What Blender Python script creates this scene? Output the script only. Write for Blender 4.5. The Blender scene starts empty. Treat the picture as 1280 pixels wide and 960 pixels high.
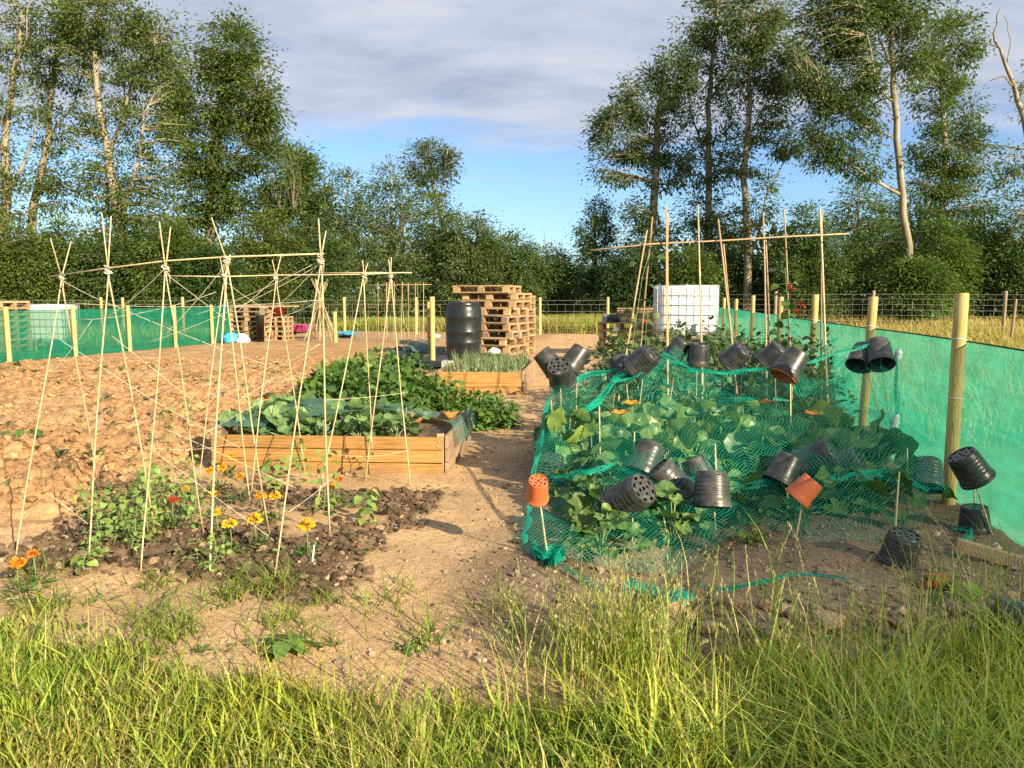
import bpy, bmesh, math, random
import numpy as np
from mathutils import Vector, Matrix, Euler

random.seed(11)
RNG = np.random.default_rng(11)
R = math.radians
scene = bpy.context.scene
COL = scene.collection

# ------------------------------------------------------------------ camera geometry
FPX, CX, CY, EYE = 961.0, 640.0, 480.0, 1.4
TILT = math.atan(108 / 961)
ROW = R(10.6)                      # the beds and fences run this far to the right of the view
ES = (math.sin(ROW), math.cos(ROW))
ER = (math.cos(ROW), -math.sin(ROW))


def ray(px, py):
    u, v = (px - CX) / FPX, (CY - py) / FPX
    return Vector((u, math.cos(TILT) + v * math.sin(TILT), v * math.cos(TILT) - math.sin(TILT)))


def at(px, py, Y):
    d = ray(px, py)
    return Vector((0, 0, EYE)) + d * (Y / d.y)


def gnd(px, py, z=0.0):
    d = ray(px, py)
    return Vector((0, 0, EYE)) + d * ((z - EYE) / d.z)


def rs(r, s):
    return r * ER[0] + s * ES[0], r * ER[1] + s * ES[1]


def to_rs(x, y):
    return x * ER[0] + y * ER[1], x * ES[0] + y * ES[1]


# ------------------------------------------------------------------ noise
def _hash(i, j, seed):
    h = (i.astype(np.int64) * 374761393 + j.astype(np.int64) * 668265263 + seed * 974634773) & 0xFFFFFFFF
    h = ((h ^ (h >> 13)) * 1274126177) & 0xFFFFFFFF
    return ((h ^ (h >> 16)) & 0xFFFF) / 65535.0


def vnoise(x, y, seed=0):
    x = np.asarray(x, float); y = np.asarray(y, float)
    i, j = np.floor(x), np.floor(y)
    fx, fy = x - i, y - j
    fx = fx * fx * (3 - 2 * fx); fy = fy * fy * (3 - 2 * fy)
    i = i.astype(int); j = j.astype(int)
    a, b = _hash(i, j, seed), _hash(i + 1, j, seed)
    c, d = _hash(i, j + 1, seed), _hash(i + 1, j + 1, seed)
    return (a * (1 - fx) + b * fx) * (1 - fy) + (c * (1 - fx) + d * fx) * fy


def fbm(x, y, seed=0, octs=4):
    t, a, n = 0, 1.0, 0
    for k in range(octs):
        t = t + a * vnoise(x * 2 ** k, y * 2 ** k, seed + k * 17); n += a; a *= .5
    return t / n


def sstep(e0, e1, v):
    t = np.clip((np.asarray(v, float) - e0) / (e1 - e0), 0, 1)
    return t * t * (3 - 2 * t)


def dug_mask(x, y):
    r, s = to_rs(x, y)
    w = fbm(x * .8, y * .8, 5, 3) - .5
    edge = -3.75 - sstep(5.5, 9, s) * 1.0 - sstep(11, 14, s) * 1.6
    return sstep(.25, -.25, r - edge + w * .7) * sstep(-13.4, -12.9, r) * sstep(3.5, 4.3, s + w * .8) * sstep(24, 20, s)


def compost_mask(x, y):
    r, s = to_rs(x, y)
    w = (fbm(x * 1.6, y * 1.6, 9, 4) - .5) * 1.1 + (fbm(x * 9, y * 9, 10, 3) - .5) * .35
    a = sstep(.12, -.08, np.maximum(np.abs(r + 2.62) - .98, np.abs(s - 3.86) - .4) + w * .6)
    b = sstep(.12, -.08, np.maximum(np.abs(r + 1.98) - .34, np.abs(s - 4.95) - .14) + w * .6)
    c = sstep(.12, -.08, np.maximum(np.abs(r + 3.0) - .8, np.abs(s - 4.85) - .3) + w * .8)
    return np.clip(np.maximum(np.maximum(a, b), c * .8), 0, 1)


def bed_mask(x, y):                 # the gravelly soil of the netted plot
    r, s = to_rs(x, y)
    w = (fbm(x * 1.3, y * 1.3, 21, 3) - .5)
    return sstep(-1.15, -.55, r + w * .6 + sstep(3.5, 7, s) * .35) * sstep(2.4, 1.9, r) * sstep(2.55, 3.1, s + w * .5) * sstep(19, 17, s)


def turf_edge(x):                   # y of the edge of the foreground turf at x
    x = np.asarray(x, float)
    xs = [-8, -3.2, -2.2, -1.5, -1.0, -.6, -.1, .25, .6, 1.1, 1.8, 2.6, 4, 9]
    ys = [4.0, 3.45, 3.2, 2.86, 2.62, 2.47, 2.4, 2.46, 2.72, 2.74, 2.85, 3.05, 3.3, 3.6]
    return np.interp(x, xs, ys)


def turf_mask(x, y):
    w = (fbm(x * 2.2, y * 2.2, 31, 4) - .5) * .55
    return sstep(.12, -.12, np.asarray(y) - turf_edge(x) + w)


def gz(x, y):
    x = np.asarray(x, float); y = np.asarray(y, float)
    near = sstep(60, 25, np.hypot(x, y))
    z = (fbm(x * .35, y * .35, 1, 3) - .5) * .07 * near + (fbm(x * 2.3, y * 2.3, 2, 4) - .5) * .03 * near
    d = dug_mask(x, y)
    _, s = to_rs(x, y)
    rough = sstep(17, 10, s)
    l1 = 1 - np.abs(2 * fbm(x * 1.9 + 7, y * 1.9, 41, 3) - 1)
    l2 = 1 - np.abs(2 * fbm(x * 4.7, y * 4.7, 43, 3) - 1)
    l3 = fbm(x * 11, y * 11, 47, 3)
    z = z + d * ((l1 - .6) * .13 + (l2 - .6) * .13 + (l3 - .5) * .14 + (fbm(x * 23, y * 23, 49, 2) - .5) * .07) * (.25 + .75 * rough) + d * .03
    c = compost_mask(x, y)
    z = z + c * ((fbm(x * 9, y * 9, 51, 3) - .4) * .055)
    b = bed_mask(x, y)
    z = z + b * ((fbm(x * 7, y * 7, 61, 3) - .5) * .05 + .02)
    # the scuffed bank in front of the netted plot
    bank = sstep(.2, .7, x) * sstep(3.0, 2.6, x) * np.exp(-((y - 3.12) / .17) ** 2)
    z = z + bank * (.05 + (fbm(x * 6, y * 6, 71, 3) - .5) * .12)
    return z


def gz1(x, y):
    return float(gz(np.array([x]), np.array([y]))[0])


# ------------------------------------------------------------------ objects, tags, meshes
def tag(o, label=None, cat=None, group=None, kind=None):
    if label: o['label'] = label
    if cat: o['category'] = cat
    if group: o['group'] = group
    if kind: o['kind'] = kind
    return o


def thing(name, label, cat, loc=(0, 0, 0), rz=0.0, group=None, rot=None):
    o = bpy.data.objects.new(name, None)
    COL.objects.link(o)
    o.location = loc
    o.rotation_euler = rot if rot else (0, 0, rz)
    o.empty_display_size = .1
    return tag(o, label, cat, group)


def kids(o):
    return [c for c in bpy.data.objects if c.parent == o]


def dup(root, loc, rz=0.0, sc=1.0, label=None, group=None, children=None):
    c = root.copy(); COL.objects.link(c)
    c.location = loc
    e = root.rotation_euler
    c.rotation_euler = (e[0], e[1], rz)
    c.scale = (sc, sc, sc) if not hasattr(sc, '__len__') else sc
    if label: c['label'] = label
    if group: c['group'] = group
    for ch in (children if children is not None else kids(root)):
        d = ch.copy(); COL.objects.link(d); d.parent = c
        for gch in kids(ch):
            e2 = gch.copy(); COL.objects.link(e2); e2.parent = d
    return c


def raw_mesh(name, V, T, cols=None, smooth=False, uv=None):
    """V (n,3), T (m,3) or (m,4) index array."""
    V = np.ascontiguousarray(V, np.float32); T = np.ascontiguousarray(T, np.int32)
    me = bpy.data.meshes.new(name)
    n, (m, k) = len(V), T.shape
    me.vertices.add(n); me.vertices.foreach_set('co', V.ravel())
    me.loops.add(m * k); me.loops.foreach_set('vertex_index', T.ravel())
    me.polygons.add(m); me.polygons.foreach_set('loop_start', np.arange(0, m * k, k, dtype=np.int32))
    me.polygons.foreach_set('use_smooth', np.full(m, smooth, dtype=bool))
    if uv is not None:
        l = me.uv_layers.new(name='UVMap')
        l.data.foreach_set('uv', np.ascontiguousarray(uv, np.float32)[T.ravel()].ravel())
    if cols is not None:
        a = me.attributes.new('Col', 'FLOAT_COLOR', 'POINT')
        c = np.ones((n, 4), np.float32); c[:, :3] = cols
        a.data.foreach_set('color', c.ravel())
    me.update(calc_edges=True)
    return me


def place(name, me, mat, parent=None, loc=(0, 0, 0), rot=(0, 0, 0)):
    if mat is not None and not me.materials:
        me.materials.append(mat)
    o = bpy.data.objects.new(name, me)
    COL.objects.link(o)
    o.location = loc; o.rotation_euler = rot
    if parent is not None: o.parent = parent
    return o


class MB:
    """Collects boxes, tubes and lathes and links them as ONE mesh object."""

    def __init__(s):
        s.v = []; s.f = []; s.c = []; s.sm = []

    def add(s, vs, fs, col=(1, 1, 1), smooth=False):
        b = len(s.v)
        s.v += [tuple(v) for v in vs]
        s.c += [col] * len(vs)
        s.f += [tuple(i + b for i in f) for f in fs]
        s.sm += [smooth] * len(fs)
        return s

    def box(s, c, size, rot=None, jit=0.0, bev=0.0, col=(1, 1, 1), off=(0, 0, 0)):
        bm = bmesh.new()
        bmesh.ops.create_cube(bm, size=1)
        for v in bm.verts:
            v.co = Vector((v.co.x * size[0], v.co.y * size[1], v.co.z * size[2])) + Vector([random.uniform(-jit, jit) for _ in range(3)]) + Vector(off)
        if bev:
            bmesh.ops.bevel(bm, geom=list(bm.edges), offset=bev, segments=1, profile=.5, affect='EDGES')
        m = Matrix.Translation(Vector(c)) @ (rot.to_matrix().to_4x4() if rot else Matrix.Identity(4))
        bm.verts.ensure_lookup_table()
        s.add([m @ v.co for v in bm.verts], [[v.index for v in f.verts] for f in bm.faces], col)
        bm.free()
        return s

    def tube(s, pts, rad, n=8, cap=True, col=(1, 1, 1), smooth=True):
        pts = [Vector(p) for p in pts]
        if not hasattr(rad, '__len__'): rad = [rad] * len(pts)
        t0 = (pts[1] - pts[0]).normalized()
        up = t0.orthogonal().normalized()
        vs, fs = [], []
        for i, p in enumerate(pts):
            t = (pts[min(i + 1, len(pts) - 1)] - pts[max(i - 1, 0)]).normalized()
            up = (up - t * up.dot(t)).normalized()
            bn = t.cross(up)
            for k in range(n):
                a = 2 * math.pi * k / n
                vs.append(p + (up * math.cos(a) + bn * math.sin(a)) * rad[i])
        for i in range(len(pts) - 1):
            for k in range(n):
                a, b = i * n + k, i * n + (k + 1) % n
                fs.append((a, b, b + n, a + n))
        s.add(vs, fs, col, smooth)
        if cap:
            b = len(s.v) - len(vs)
            s.f.append(tuple(b + k for k in reversed(range(n)))); s.sm.append(False)
            s.f.append(tuple(b + (len(pts) - 1) * n + k for k in range(n))); s.sm.append(False)
        return s

    def lathe(s, prof, n=32, M4=None, col=(1, 1, 1), skip=None, smooth=True):
        """prof: (r, z); skip(i, k) drops the face of band i, sector k."""
        vs, fs = [], []
        for r, z in prof:
            for k in range(n):
                a = 2 * math.pi * k / n
                p = Vector((r * math.cos(a), r * math.sin(a), z))
                vs.append(M4 @ p if M4 else p)
        for i in range(len(prof) - 1):
            for k in range(n):
                if skip and skip(i, k): continue
                a, b = i * n + k, i * n + (k + 1) % n
                fs.append((a, b, b + n, a + n))
        return s.add(vs, fs, col, smooth)

    def mesh(s, name):
        me = bpy.data.meshes.new(name)
        me.from_pydata(s.v, [], s.f)
        me.polygons.foreach_set('use_smooth', s.sm)
        a = me.attributes.new('Col', 'FLOAT_COLOR', 'POINT')
        c = np.ones((len(s.v), 4), np.float32); c[:, :3] = s.c
        a.data.foreach_set('color', c.ravel())
        me.update()
        return me

    def build(s, name, mat, parent=None, loc=(0, 0, 0), rot=(0, 0, 0)):
        me = s.mesh(name)
        o = place(name, me, mat, parent, loc, rot)
        return o


def sharp(o, ang=35):
    try:
        o.data.set_sharp_from_angle(angle=R(ang))
    except Exception:
        pass
    return o


# ------------------------------------------------------------------ leaf scattering
def norm(a):
    return a / np.maximum(np.linalg.norm(a, axis=-1, keepdims=True), 1e-9)


def frames(d, up):
    """(n,3,3) matrices whose columns are side, along (d), normal (near up)."""
    d = norm(d)
    x = norm(np.cross(d, up))
    z = np.cross(x, d)
    return np.stack([x, d, z], axis=2)


def scatter(tv, tt, pos, mats, size, cols, tint=None):
    n, k = len(pos), len(tv)
    size = np.asarray(size, float)
    if size.ndim == 1: size = np.stack([size] * 3, axis=1)
    loc = tv[None] * size[:, None, :]
    V = np.einsum('nij,nkj->nki', mats, loc) + pos[:, None, :]
    T = (tt[None] + (np.arange(n) * k)[:, None, None]).reshape(-1, tt.shape[1])
    C = np.repeat(cols, k, axis=0)
    if tint is not None: C = np.clip(C * np.tile(tint, (n, 1)), 0, 1)
    return V.reshape(-1, 3), T, C


def join(parts):
    V, T, C, b = [], [], [], 0
    for v, t, c in parts:
        V.append(v); T.append(t + b); C.append(c); b += len(v)
    return np.concatenate(V), np.concatenate(T), np.concatenate(C)


def t_kite(w=.42):
    return np.array([[0, 0, 0], [-w / 2, .42, .05], [0, 1, -.06], [w / 2, .42, .05]]), np.array([[0, 3, 2, 1]])


def t_leaf(w=.55, fold=.12, droop=.25, rows=4):
    """pointed oval leaf along +y, folded at the midrib, tip drooping; triangles."""
    vs = [(0, 0, 0)]; fs = []
    for i in range(1, rows):
        t = i / rows
        hw = w / 2 * math.sin(math.pi * t ** .8) ** .8
        z = -droop * t * t
        vs += [(-hw, t, z + fold * hw * 2), (0, t + .02, z), (hw, t, z + fold * hw * 2)]
    vs.append((0, 1, -droop))
    e = len(vs) - 1
    fs += [(0, 2, 1), (0, 3, 2)]
    for i in range(rows - 2):
        a = 1 + 3 * i
        fs += [(a, a + 1, a + 3), (a + 1, a + 4, a + 3), (a + 1, a + 2, a + 4), (a + 2, a + 5, a + 4)]
    a = 1 + 3 * (rows - 2)
    fs += [(a, a + 1, e), (a + 1, a + 2, e)]
    return np.array(vs, float), np.array(fs)


def t_lobed(seed=0, lobes=5, depth=.22, cup=.18, wav=.05, n=26):
    """broad lobed leaf (squash); the stalk joins at the origin, the blade spreads around y=.42."""
    rg = np.random.default_rng(seed)
    vs = [(0, .05, 0)]
    rings = 3
    for q in range(1, rings + 1):
        f = q / rings
        for k in range(n):
            a = 2 * math.pi * k / n
            rad = .5 * (1 - depth * (.5 - .5 * math.cos(lobes * (a - math.pi / 2))) * f)
            notch = math.exp(-((abs(((a + math.pi / 2 + math.pi) % (2 * math.pi)) - math.pi)) / .28) ** 2)
            rad *= 1 - .7 * notch
            if q == rings: rad *= 1 + rg.uniform(-.05, .05)
            x, y = rad * f * math.cos(a), rad * f * math.sin(a)
            rib = -.025 * f * (math.cos(lobes * (a - math.pi / 2)) > .75)
            z = cup * f * f * .5 - .10 * max(0, y) ** 2 * 2 + wav * f * math.sin(3 * a + seed) + rib + (rg.uniform(-.03, .03) if q > 1 else 0)
            vs.append((x, y + .18, z))
    fs = []
    for k in range(n):
        fs.append((0, 1 + k, 1 + (k + 1) % n))
        for q in range(rings - 1):
            a, b = 1 + q * n + k, 1 + q * n + (k + 1) % n
            fs += [(a, a + n, b), (b, a + n, b + n)]
    tint = np.ones((len(vs), 3)); tint[0] = (1.5, 1.35, 1.3)
    for q in range(rings):
        for k in range(n):
            a = 2 * math.pi * k / n
            if math.cos(lobes * (a - math.pi / 2)) > .8 and q < 2: tint[1 + q * n + k] = (1.45, 1.32, 1.3)
            if q == 2 and rg.uniform() < .12: tint[1 + q * n + k] = (1.6, 1.25, .8)
    return np.array(vs, float), np.array(fs), tint


def t_blade(seg=3, bend=.35, w=.03):
    """grass blade of height 1 bending towards +x (quads, last one narrow)."""
    vs, fs = [], []
    for i in range(seg + 1):
        t = i / seg
        hw = w / 2 * (1 - t ** 1.6) + w * .04
        x, z = bend * t ** 2.2, t * (1 - .25 * bend * t)
        vs += [(x, -hw, z), (x, hw, z)]
        if i: fs.append((2 * i - 2, 2 * i - 1, 2 * i + 1, 2 * i))
    return np.array(vs, float), np.array(fs)


def zrot(a):
    c, s, o, l = np.cos(a), np.sin(a), np.zeros_like(a), np.ones_like(a)
    return np.stack([np.stack([c, -s, o], 1), np.stack([s, c, o], 1), np.stack([o, o, l], 1)], 1)


def randrot(n):
    q = norm(RNG.normal(size=(n, 4)))
    w, x, y, z = q.T
    return np.stack([np.stack([1 - 2 * (y * y + z * z), 2 * (x * y - z * w), 2 * (x * z + y * w)], 1),
                     np.stack([2 * (x * y + z * w), 1 - 2 * (x * x + z * z), 2 * (y * z - x * w)], 1),
                     np.stack([2 * (x * z - y * w), 2 * (y * z + x * w), 1 - 2 * (x * x + y * y)], 1)], 1)


def varied(base, n, v=.18, hue=.12):
    """n colours round BASE: brightness and a little yellow/blue drift."""
    b = np.array(base)[None] * np.exp(RNG.normal(0, v, (n, 1)))
    h = RNG.normal(0, hue, (n, 1))
    return np.clip(b * np.concatenate([1 + h, 1 + h * .25, 1 - h * .6], 1), 0, 1)


# ------------------------------------------------------------------ materials
def new_mat(name):
    m = bpy.data.materials.new(name); m.use_nodes = True
    nt = m.node_tree
    b = nt.nodes['Principled BSDF']
    return m, nt, b


def nd(nt, t, **kw):
    n = nt.nodes.new(t)
    for k, v in kw.items():
        if k in n.inputs: n.inputs[k].default_value = v
        else: setattr(n, k, v)
    return n


def lk(nt, a, b):
    nt.links.new(a, b)


def noise_n(nt, scale, detail=4, rough=.55, vec=None, stretch=None, coord='Object'):
    if vec is None:
        vec = nd(nt, 'ShaderNodeTexCoord').outputs[coord]
    if stretch:
        mp = nd(nt, 'ShaderNodeMapping'); mp.inputs['Scale'].default_value = stretch
        lk(nt, vec, mp.inputs[0]); vec = mp.outputs[0]
    n = nd(nt, 'ShaderNodeTexNoise'); n.inputs['Scale'].default_value = scale
    n.inputs['Detail'].default_value = detail; n.inputs['Roughness'].default_value = rough
    lk(nt, vec, n.inputs['Vector'])
    return n.outputs[0]


def ramp(nt, fac, stops):
    r = nd(nt, 'ShaderNodeValToRGB')
    e = r.color_ramp.elements
    while len(e) < len(stops): e.new(.5)
    for q, (p, c) in zip(e, stops):
        q.position = p; q.color = (*c, 1) if hasattr(c, '__len__') else (c, c, c, 1)
    lk(nt, fac, r.inputs[0])
    return r.outputs[0]


def mixc(nt, a, b, fac, mode='MIX'):
    m = nd(nt, 'ShaderNodeMix', data_type='RGBA', blend_type=mode)
    for s, v in ((m.inputs[0], fac), (m.inputs[6], a), (m.inputs[7], b)):
        if hasattr(v, 'is_output'): lk(nt, v, s)
        elif hasattr(v, '__len__'): s.default_value = (*v, 1)
        else: s.default_value = v
    return m.outputs[2]


def bump(nt, b, h, strength=.3, dist=.02):
    n = nd(nt, 'ShaderNodeBump'); n.inputs['Strength'].default_value = strength; n.inputs['Distance'].default_value = dist
    lk(nt, h, n.inputs['Height']); lk(nt, n.outputs[0], b.inputs['Normal'])


def attr(nt):
    return nd(nt, 'ShaderNodeVertexColor', layer_name='Col').outputs[0]


def objrand(nt):
    return nd(nt, 'ShaderNodeObjectInfo').outputs['Random']


def foliage(name, rough=.5, trans=.3, spec=.35, tint=(1.15, 1.25, .6)):
    m, nt, b = new_mat(name)
    c = attr(nt)
    n = noise_n(nt, 60, 3)
    c = mixc(nt, c, ramp(nt, n, [(.3, (.72, .72, .72)), (.7, (1.2, 1.2, 1.2))]), 1.0, 'MULTIPLY')
    lk(nt, c, b.inputs['Base Color'])
    b.inputs['Roughness'].default_value = rough
    b.inputs['Specular IOR Level'].default_value = spec
    tr = nd(nt, 'ShaderNodeBsdfTranslucent')
    lk(nt, mixc(nt, c, tint, 1.0, 'MULTIPLY'), tr.inputs[0])
    mx = nd(nt, 'ShaderNodeMixShader'); mx.inputs[0].default_value = trans
    lk(nt, b.outputs[0], mx.inputs[1]); lk(nt, tr.outputs[0], mx.inputs[2])
    lk(nt, mx.outputs[0], nt.nodes['Material Output'].inputs[0])
    return m


def wood(name, dark, light, grain=(1.5, 26, 26), rough=.75, knots=True, spread=.25, axis_scale=1.0, splash=False):
    m, nt, b = new_mat(name)
    n = noise_n(nt, 3.0 * axis_scale, 6, .6, stretch=grain)
    n2 = noise_n(nt, 1.3, 3)
    c = ramp(nt, n, [(.28, dark), (.72, light)])
    c = mixc(nt, c, ramp(nt, n2, [(.3, (.7, .66, .62)), (.65, (1.12, 1.08, 1.04))]), .8, 'MULTIPLY')
    rnd = objrand(nt)
    c = mixc(nt, c, ramp(nt, rnd, [(0, (1 - spread,) * 3), (1, (1 + spread, 1 + spread * .9, 1 + spread * .8))]), 1.0, 'MULTIPLY')
    c = mixc(nt, c, attr(nt), 1.0, 'MULTIPLY')
    if knots:
        v = nd(nt, 'ShaderNodeTexVoronoi'); v.inputs['Scale'].default_value = 2.2
        mp = nd(nt, 'ShaderNodeMapping'); mp.inputs['Scale'].default_value = (1, 3.2, 3.2)
        lk(nt, nd(nt, 'ShaderNodeTexCoord').outputs['Object'], mp.inputs[0]); lk(nt, mp.outputs[0], v.inputs['Vector'])
        k = ramp(nt, v.outputs['Distance'], [(.03, (.35, .25, .18)), (.1, (1, 1, 1))])
        c = mixc(nt, c, k, .75, 'MULTIPLY')
    if splash:
        sz_ = nd(nt, 'ShaderNodeSeparateXYZ'); lk(nt, nd(nt, 'ShaderNodeTexCoord').outputs['Object'], sz_.inputs[0])
        dn = noise_n(nt, 7, 5, .7)
        q_ = nd(nt, 'ShaderNodeMath', operation='MULTIPLY_ADD'); lk(nt, sz_.outputs[2], q_.inputs[0]); q_.inputs[1].default_value = -4.5; lk(nt, dn, q_.inputs[2])
        c = mixc(nt, c, (.2, .14, .085), ramp(nt, q_.outputs[0], [(.1, (0, 0, 0)), (.5, (.75, .75, .75))]))
    lk(nt, c, b.inputs['Base Color']); b.inputs['Roughness'].default_value = rough
    b.inputs['Specular IOR Level'].default_value = .25
    bump(nt, b, n, .35, .004)
    return m


def plain(name, col, rough=.5, spec=.5, metal=0.0, nscale=30, var=.25, bumpd=.001, use_attr=False):
    m, nt, b = new_mat(name)
    n = noise_n(nt, nscale, 5)
    c = mixc(nt, tuple(col), ramp(nt, n, [(.3, (1 - var,) * 3), (.7, (1 + var,) * 3)]), 1.0, 'MULTIPLY')
    if use_attr: c = mixc(nt, c, attr(nt), 1.0, 'MULTIPLY')
    lk(nt, c, b.inputs['Base Color'])
    r = ramp(nt, n, [(.25, (max(0, rough - .12),) * 3), (.75, (min(1, rough + .15),) * 3)])
    lk(nt, r, b.inputs['Roughness'])
    b.inputs['Specular IOR Level'].default_value = spec; b.inputs['Metallic'].default_value = metal
    bump(nt, b, n, .25, bumpd)
    return m


def soil_mat(name):
    m, nt, b = new_mat(name)
    c = attr(nt)
    n1, n2, n3 = noise_n(nt, 2.2, 5), noise_n(nt, 26, 6, .7), noise_n(nt, 140, 3, .6)
    c = mixc(nt, c, ramp(nt, n1, [(.3, (.78, .76, .74)), (.7, (1.14, 1.13, 1.1))]), 1.0, 'MULTIPLY')
    c = mixc(nt, c, ramp(nt, n2, [(.3, (.62, .6, .58)), (.5, (1, 1, 1)), (.75, (1.25, 1.22, 1.18))]), 1.0, 'MULTIPLY')
    c = mixc(nt, c, ramp(nt, n3, [(.33, (.5, .48, .46)), (.5, (1, 1, 1)), (.7, (1.45, 1.42, 1.35))]), .95, 'MULTIPLY')
    lk(nt, c, b.inputs['Base Color']); b.inputs['Roughness'].default_value = .95
    b.inputs['Specular IOR Level'].default_value = .1
    h = mixc(nt, n2, n3, .4)
    bump(nt, b, h, .9, .02)
    return m


def net_mat(name, col, scale, lo, soft=.06, diag=True, min_cover=0.0, trans=.35, streak=False):
    """woven netting: strands along two directions of the UV (metres), holes are transparent."""
    m, nt, b = new_mat(name)
    uv = nd(nt, 'ShaderNodeUVMap').outputs[0]
    mp = nd(nt, 'ShaderNodeMapping'); mp.inputs['Scale'].default_value = (scale, scale, 1)
    mp.inputs['Rotation'].default_value = (0, 0, R(45) if diag else 0)
    wob = nd(nt, 'ShaderNodeTexNoise'); wob.inputs['Scale'].default_value = 5
    lk(nt, uv, wob.inputs['Vector'])
    ad = nd(nt, 'ShaderNodeVectorMath', operation='MULTIPLY_ADD')
    lk(nt, wob.outputs['Color'], ad.inputs[0]); ad.inputs[1].default_value = (.06, .06, 0); lk(nt, uv, ad.inputs[2])
    lk(nt, ad.outputs[0], mp.inputs[0])
    sp = nd(nt, 'ShaderNodeSeparateXYZ'); lk(nt, mp.outputs[0], sp.inputs[0])
    outs = []
    for k in (0, 1):
        pp = nd(nt, 'ShaderNodeMath', operation='PINGPONG'); pp.inputs[1].default_value = .5
        lk(nt, sp.outputs[k], pp.inputs[0])
        rr = nd(nt, 'ShaderNodeMapRange'); rr.inputs['From Min'].default_value = lo; rr.inputs['From Max'].default_value = lo + soft
        rr.inputs['To Min'].default_value = 1; rr.inputs['To Max'].default_value = min_cover
        lk(nt, pp.outputs[0], rr.inputs[0]); outs.append(rr.outputs[0])
    mxm = nd(nt, 'ShaderNodeMath', operation='MAXIMUM'); lk(nt, outs[0], mxm.inputs[0]); lk(nt, outs[1], mxm.inputs[1])
    n = noise_n(nt, 4, 4)
    c = mixc(nt, tuple(col), ramp(nt, n, [(.3, (.75, .8, .8)), (.7, (1.2, 1.15, 1.15))]), 1.0, 'MULTIPLY')
    if streak:
        n3 = noise_n(nt, 5, 6, .6, vec=uv, stretch=(.12, 3.2, 1))
        c = mixc(nt, c, ramp(nt, n3, [(.32, (.76, .8, .8)), (.5, (.95, .95, .95)), (.64, (1.05, 1.05, 1.05)), (.7, (1.6, 1.2, 1.25))]), 1.0, 'MULTIPLY')
    lk(nt, c, b.inputs['Base Color']); b.inputs['Roughness'].default_value = .55
    tl = nd(nt, 'ShaderNodeBsdfTranslucent'); lk(nt, c, tl.inputs[0])
    mb = nd(nt, 'ShaderNodeMixShader'); mb.inputs[0].default_value = trans
    lk(nt, b.outputs[0], mb.inputs[1]); lk(nt, tl.outputs[0], mb.inputs[2])
    tp = nd(nt, 'ShaderNodeBsdfTransparent')
    mx = nd(nt, 'ShaderNodeMixShader')
    lk(nt, mxm.outputs[0], mx.inputs[0]); lk(nt, tp.outputs[0], mx.inputs[1]); lk(nt, mb.outputs[0], mx.inputs[2])
    lk(nt, mx.outputs[0], nt.nodes['Material Output'].inputs[0])
    return m


MAT = {}
MAT['soil'] = soil_mat('soil')
MAT['leaf_tree'] = foliage('tree_leaves', .5, .44, .3, (1.2, 1.3, .65))
MAT['leaf'] = foliage('plant_leaves', .45, .3, .35)
MAT['leaf_gloss'] = foliage('glossy_leaves', .38, .28, .45)
MAT['grass'] = foliage('grass_blades', .55, .35, .3, (1.2, 1.2, .5))
MAT['petal'] = foliage('petals', .6, .2, .2, (1.1, 1, .6))
MAT['board'] = wood('orange_softwood', (.30, .155, .045), (.62, .37, .125), spread=.06, splash=True)
MAT['greyboard'] = wood('weathered_board', (.24, .17, .11), (.46, .35, .24), spread=.1, splash=True)
MAT['pallet'] = wood('pallet_wood', (.27, .18, .095), (.58, .41, .235), spread=.3, knots=False)
MAT['palletgrey'] = wood('old_pallet_wood', (.22, .16, .11), (.45, .34, .23), spread=.3, knots=False)
MAT['post'] = wood('treated_post', (.42, .31, .11), (.66, .52, .22), grain=(24, 24, 1.6), spread=.08)
MAT['bamboo'] = wood('bamboo', (.46, .36, .20), (.70, .58, .37), grain=(18, 18, 5), rough=.5, knots=False, spread=.15)
MAT['oldcane'] = wood('brown_cane', (.33, .23, .13), (.53, .40, .24), grain=(18, 18, 5), rough=.6, knots=False, spread=.2)
MAT['string'] = plain('jute_string', (.6, .54, .42), .9, .1)
MAT['blackplastic'] = plain('black_plastic', (.026, .029, .029), .34, .5, nscale=18, var=.35)
m_ = MAT['blackplastic']; nt_ = m_.node_tree; b_ = nt_.nodes['Principled BSDF']
src = b_.inputs['Base Color'].links[0].from_socket
d1 = ramp(nt_, noise_n(nt_, 3.2, 6, .7), [(.42, (0, 0, 0)), (.72, (.55, .55, .55))])
c_ = mixc(nt_, src, (.14, .12, .095), d1)
c_ = mixc(nt_, c_, ramp(nt_, objrand(nt_), [(0, (.7, .72, .74)), (1, (1.3, 1.33, 1.33))]), 1.0, 'MULTIPLY')
lk(nt_, c_, b_.inputs['Base Color'])
MAT['buttplastic'] = plain('butt_plastic', (.014, .016, .016), .33, .5, nscale=9, var=.2)
MAT['terracotta'] = plain('terracotta_plastic', (.55, .13, .045), .5, .4, nscale=20, var=.15)
MAT['white'] = plain('white_plastic', (.72, .73, .73), .45, .4, nscale=4, var=.08)
MAT['steel'] = plain('galvanised_steel', (.5, .51, .52), .5, .5, metal=.4)
MAT['wire'] = plain('fence_wire', (.62, .62, .6), .5, .4)
MAT['net'] = net_mat('green_net', (.0, .43, .295), 54, .016, .05)
MAT['netfold'] = net_mat('bunched_green_net', (.0, .42, .29), 56, .11, .09)
MAT['bednet'] = net_mat('fine_teal_net', (.13, .3, .25), 90, .11, .08)
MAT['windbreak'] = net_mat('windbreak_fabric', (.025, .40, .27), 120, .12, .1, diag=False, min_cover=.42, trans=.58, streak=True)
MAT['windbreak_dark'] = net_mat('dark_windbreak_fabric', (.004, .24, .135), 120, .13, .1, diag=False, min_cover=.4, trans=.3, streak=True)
MAT['blue'] = plain('blue_plastic', (.05, .35, .55), .5, .4)
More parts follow.
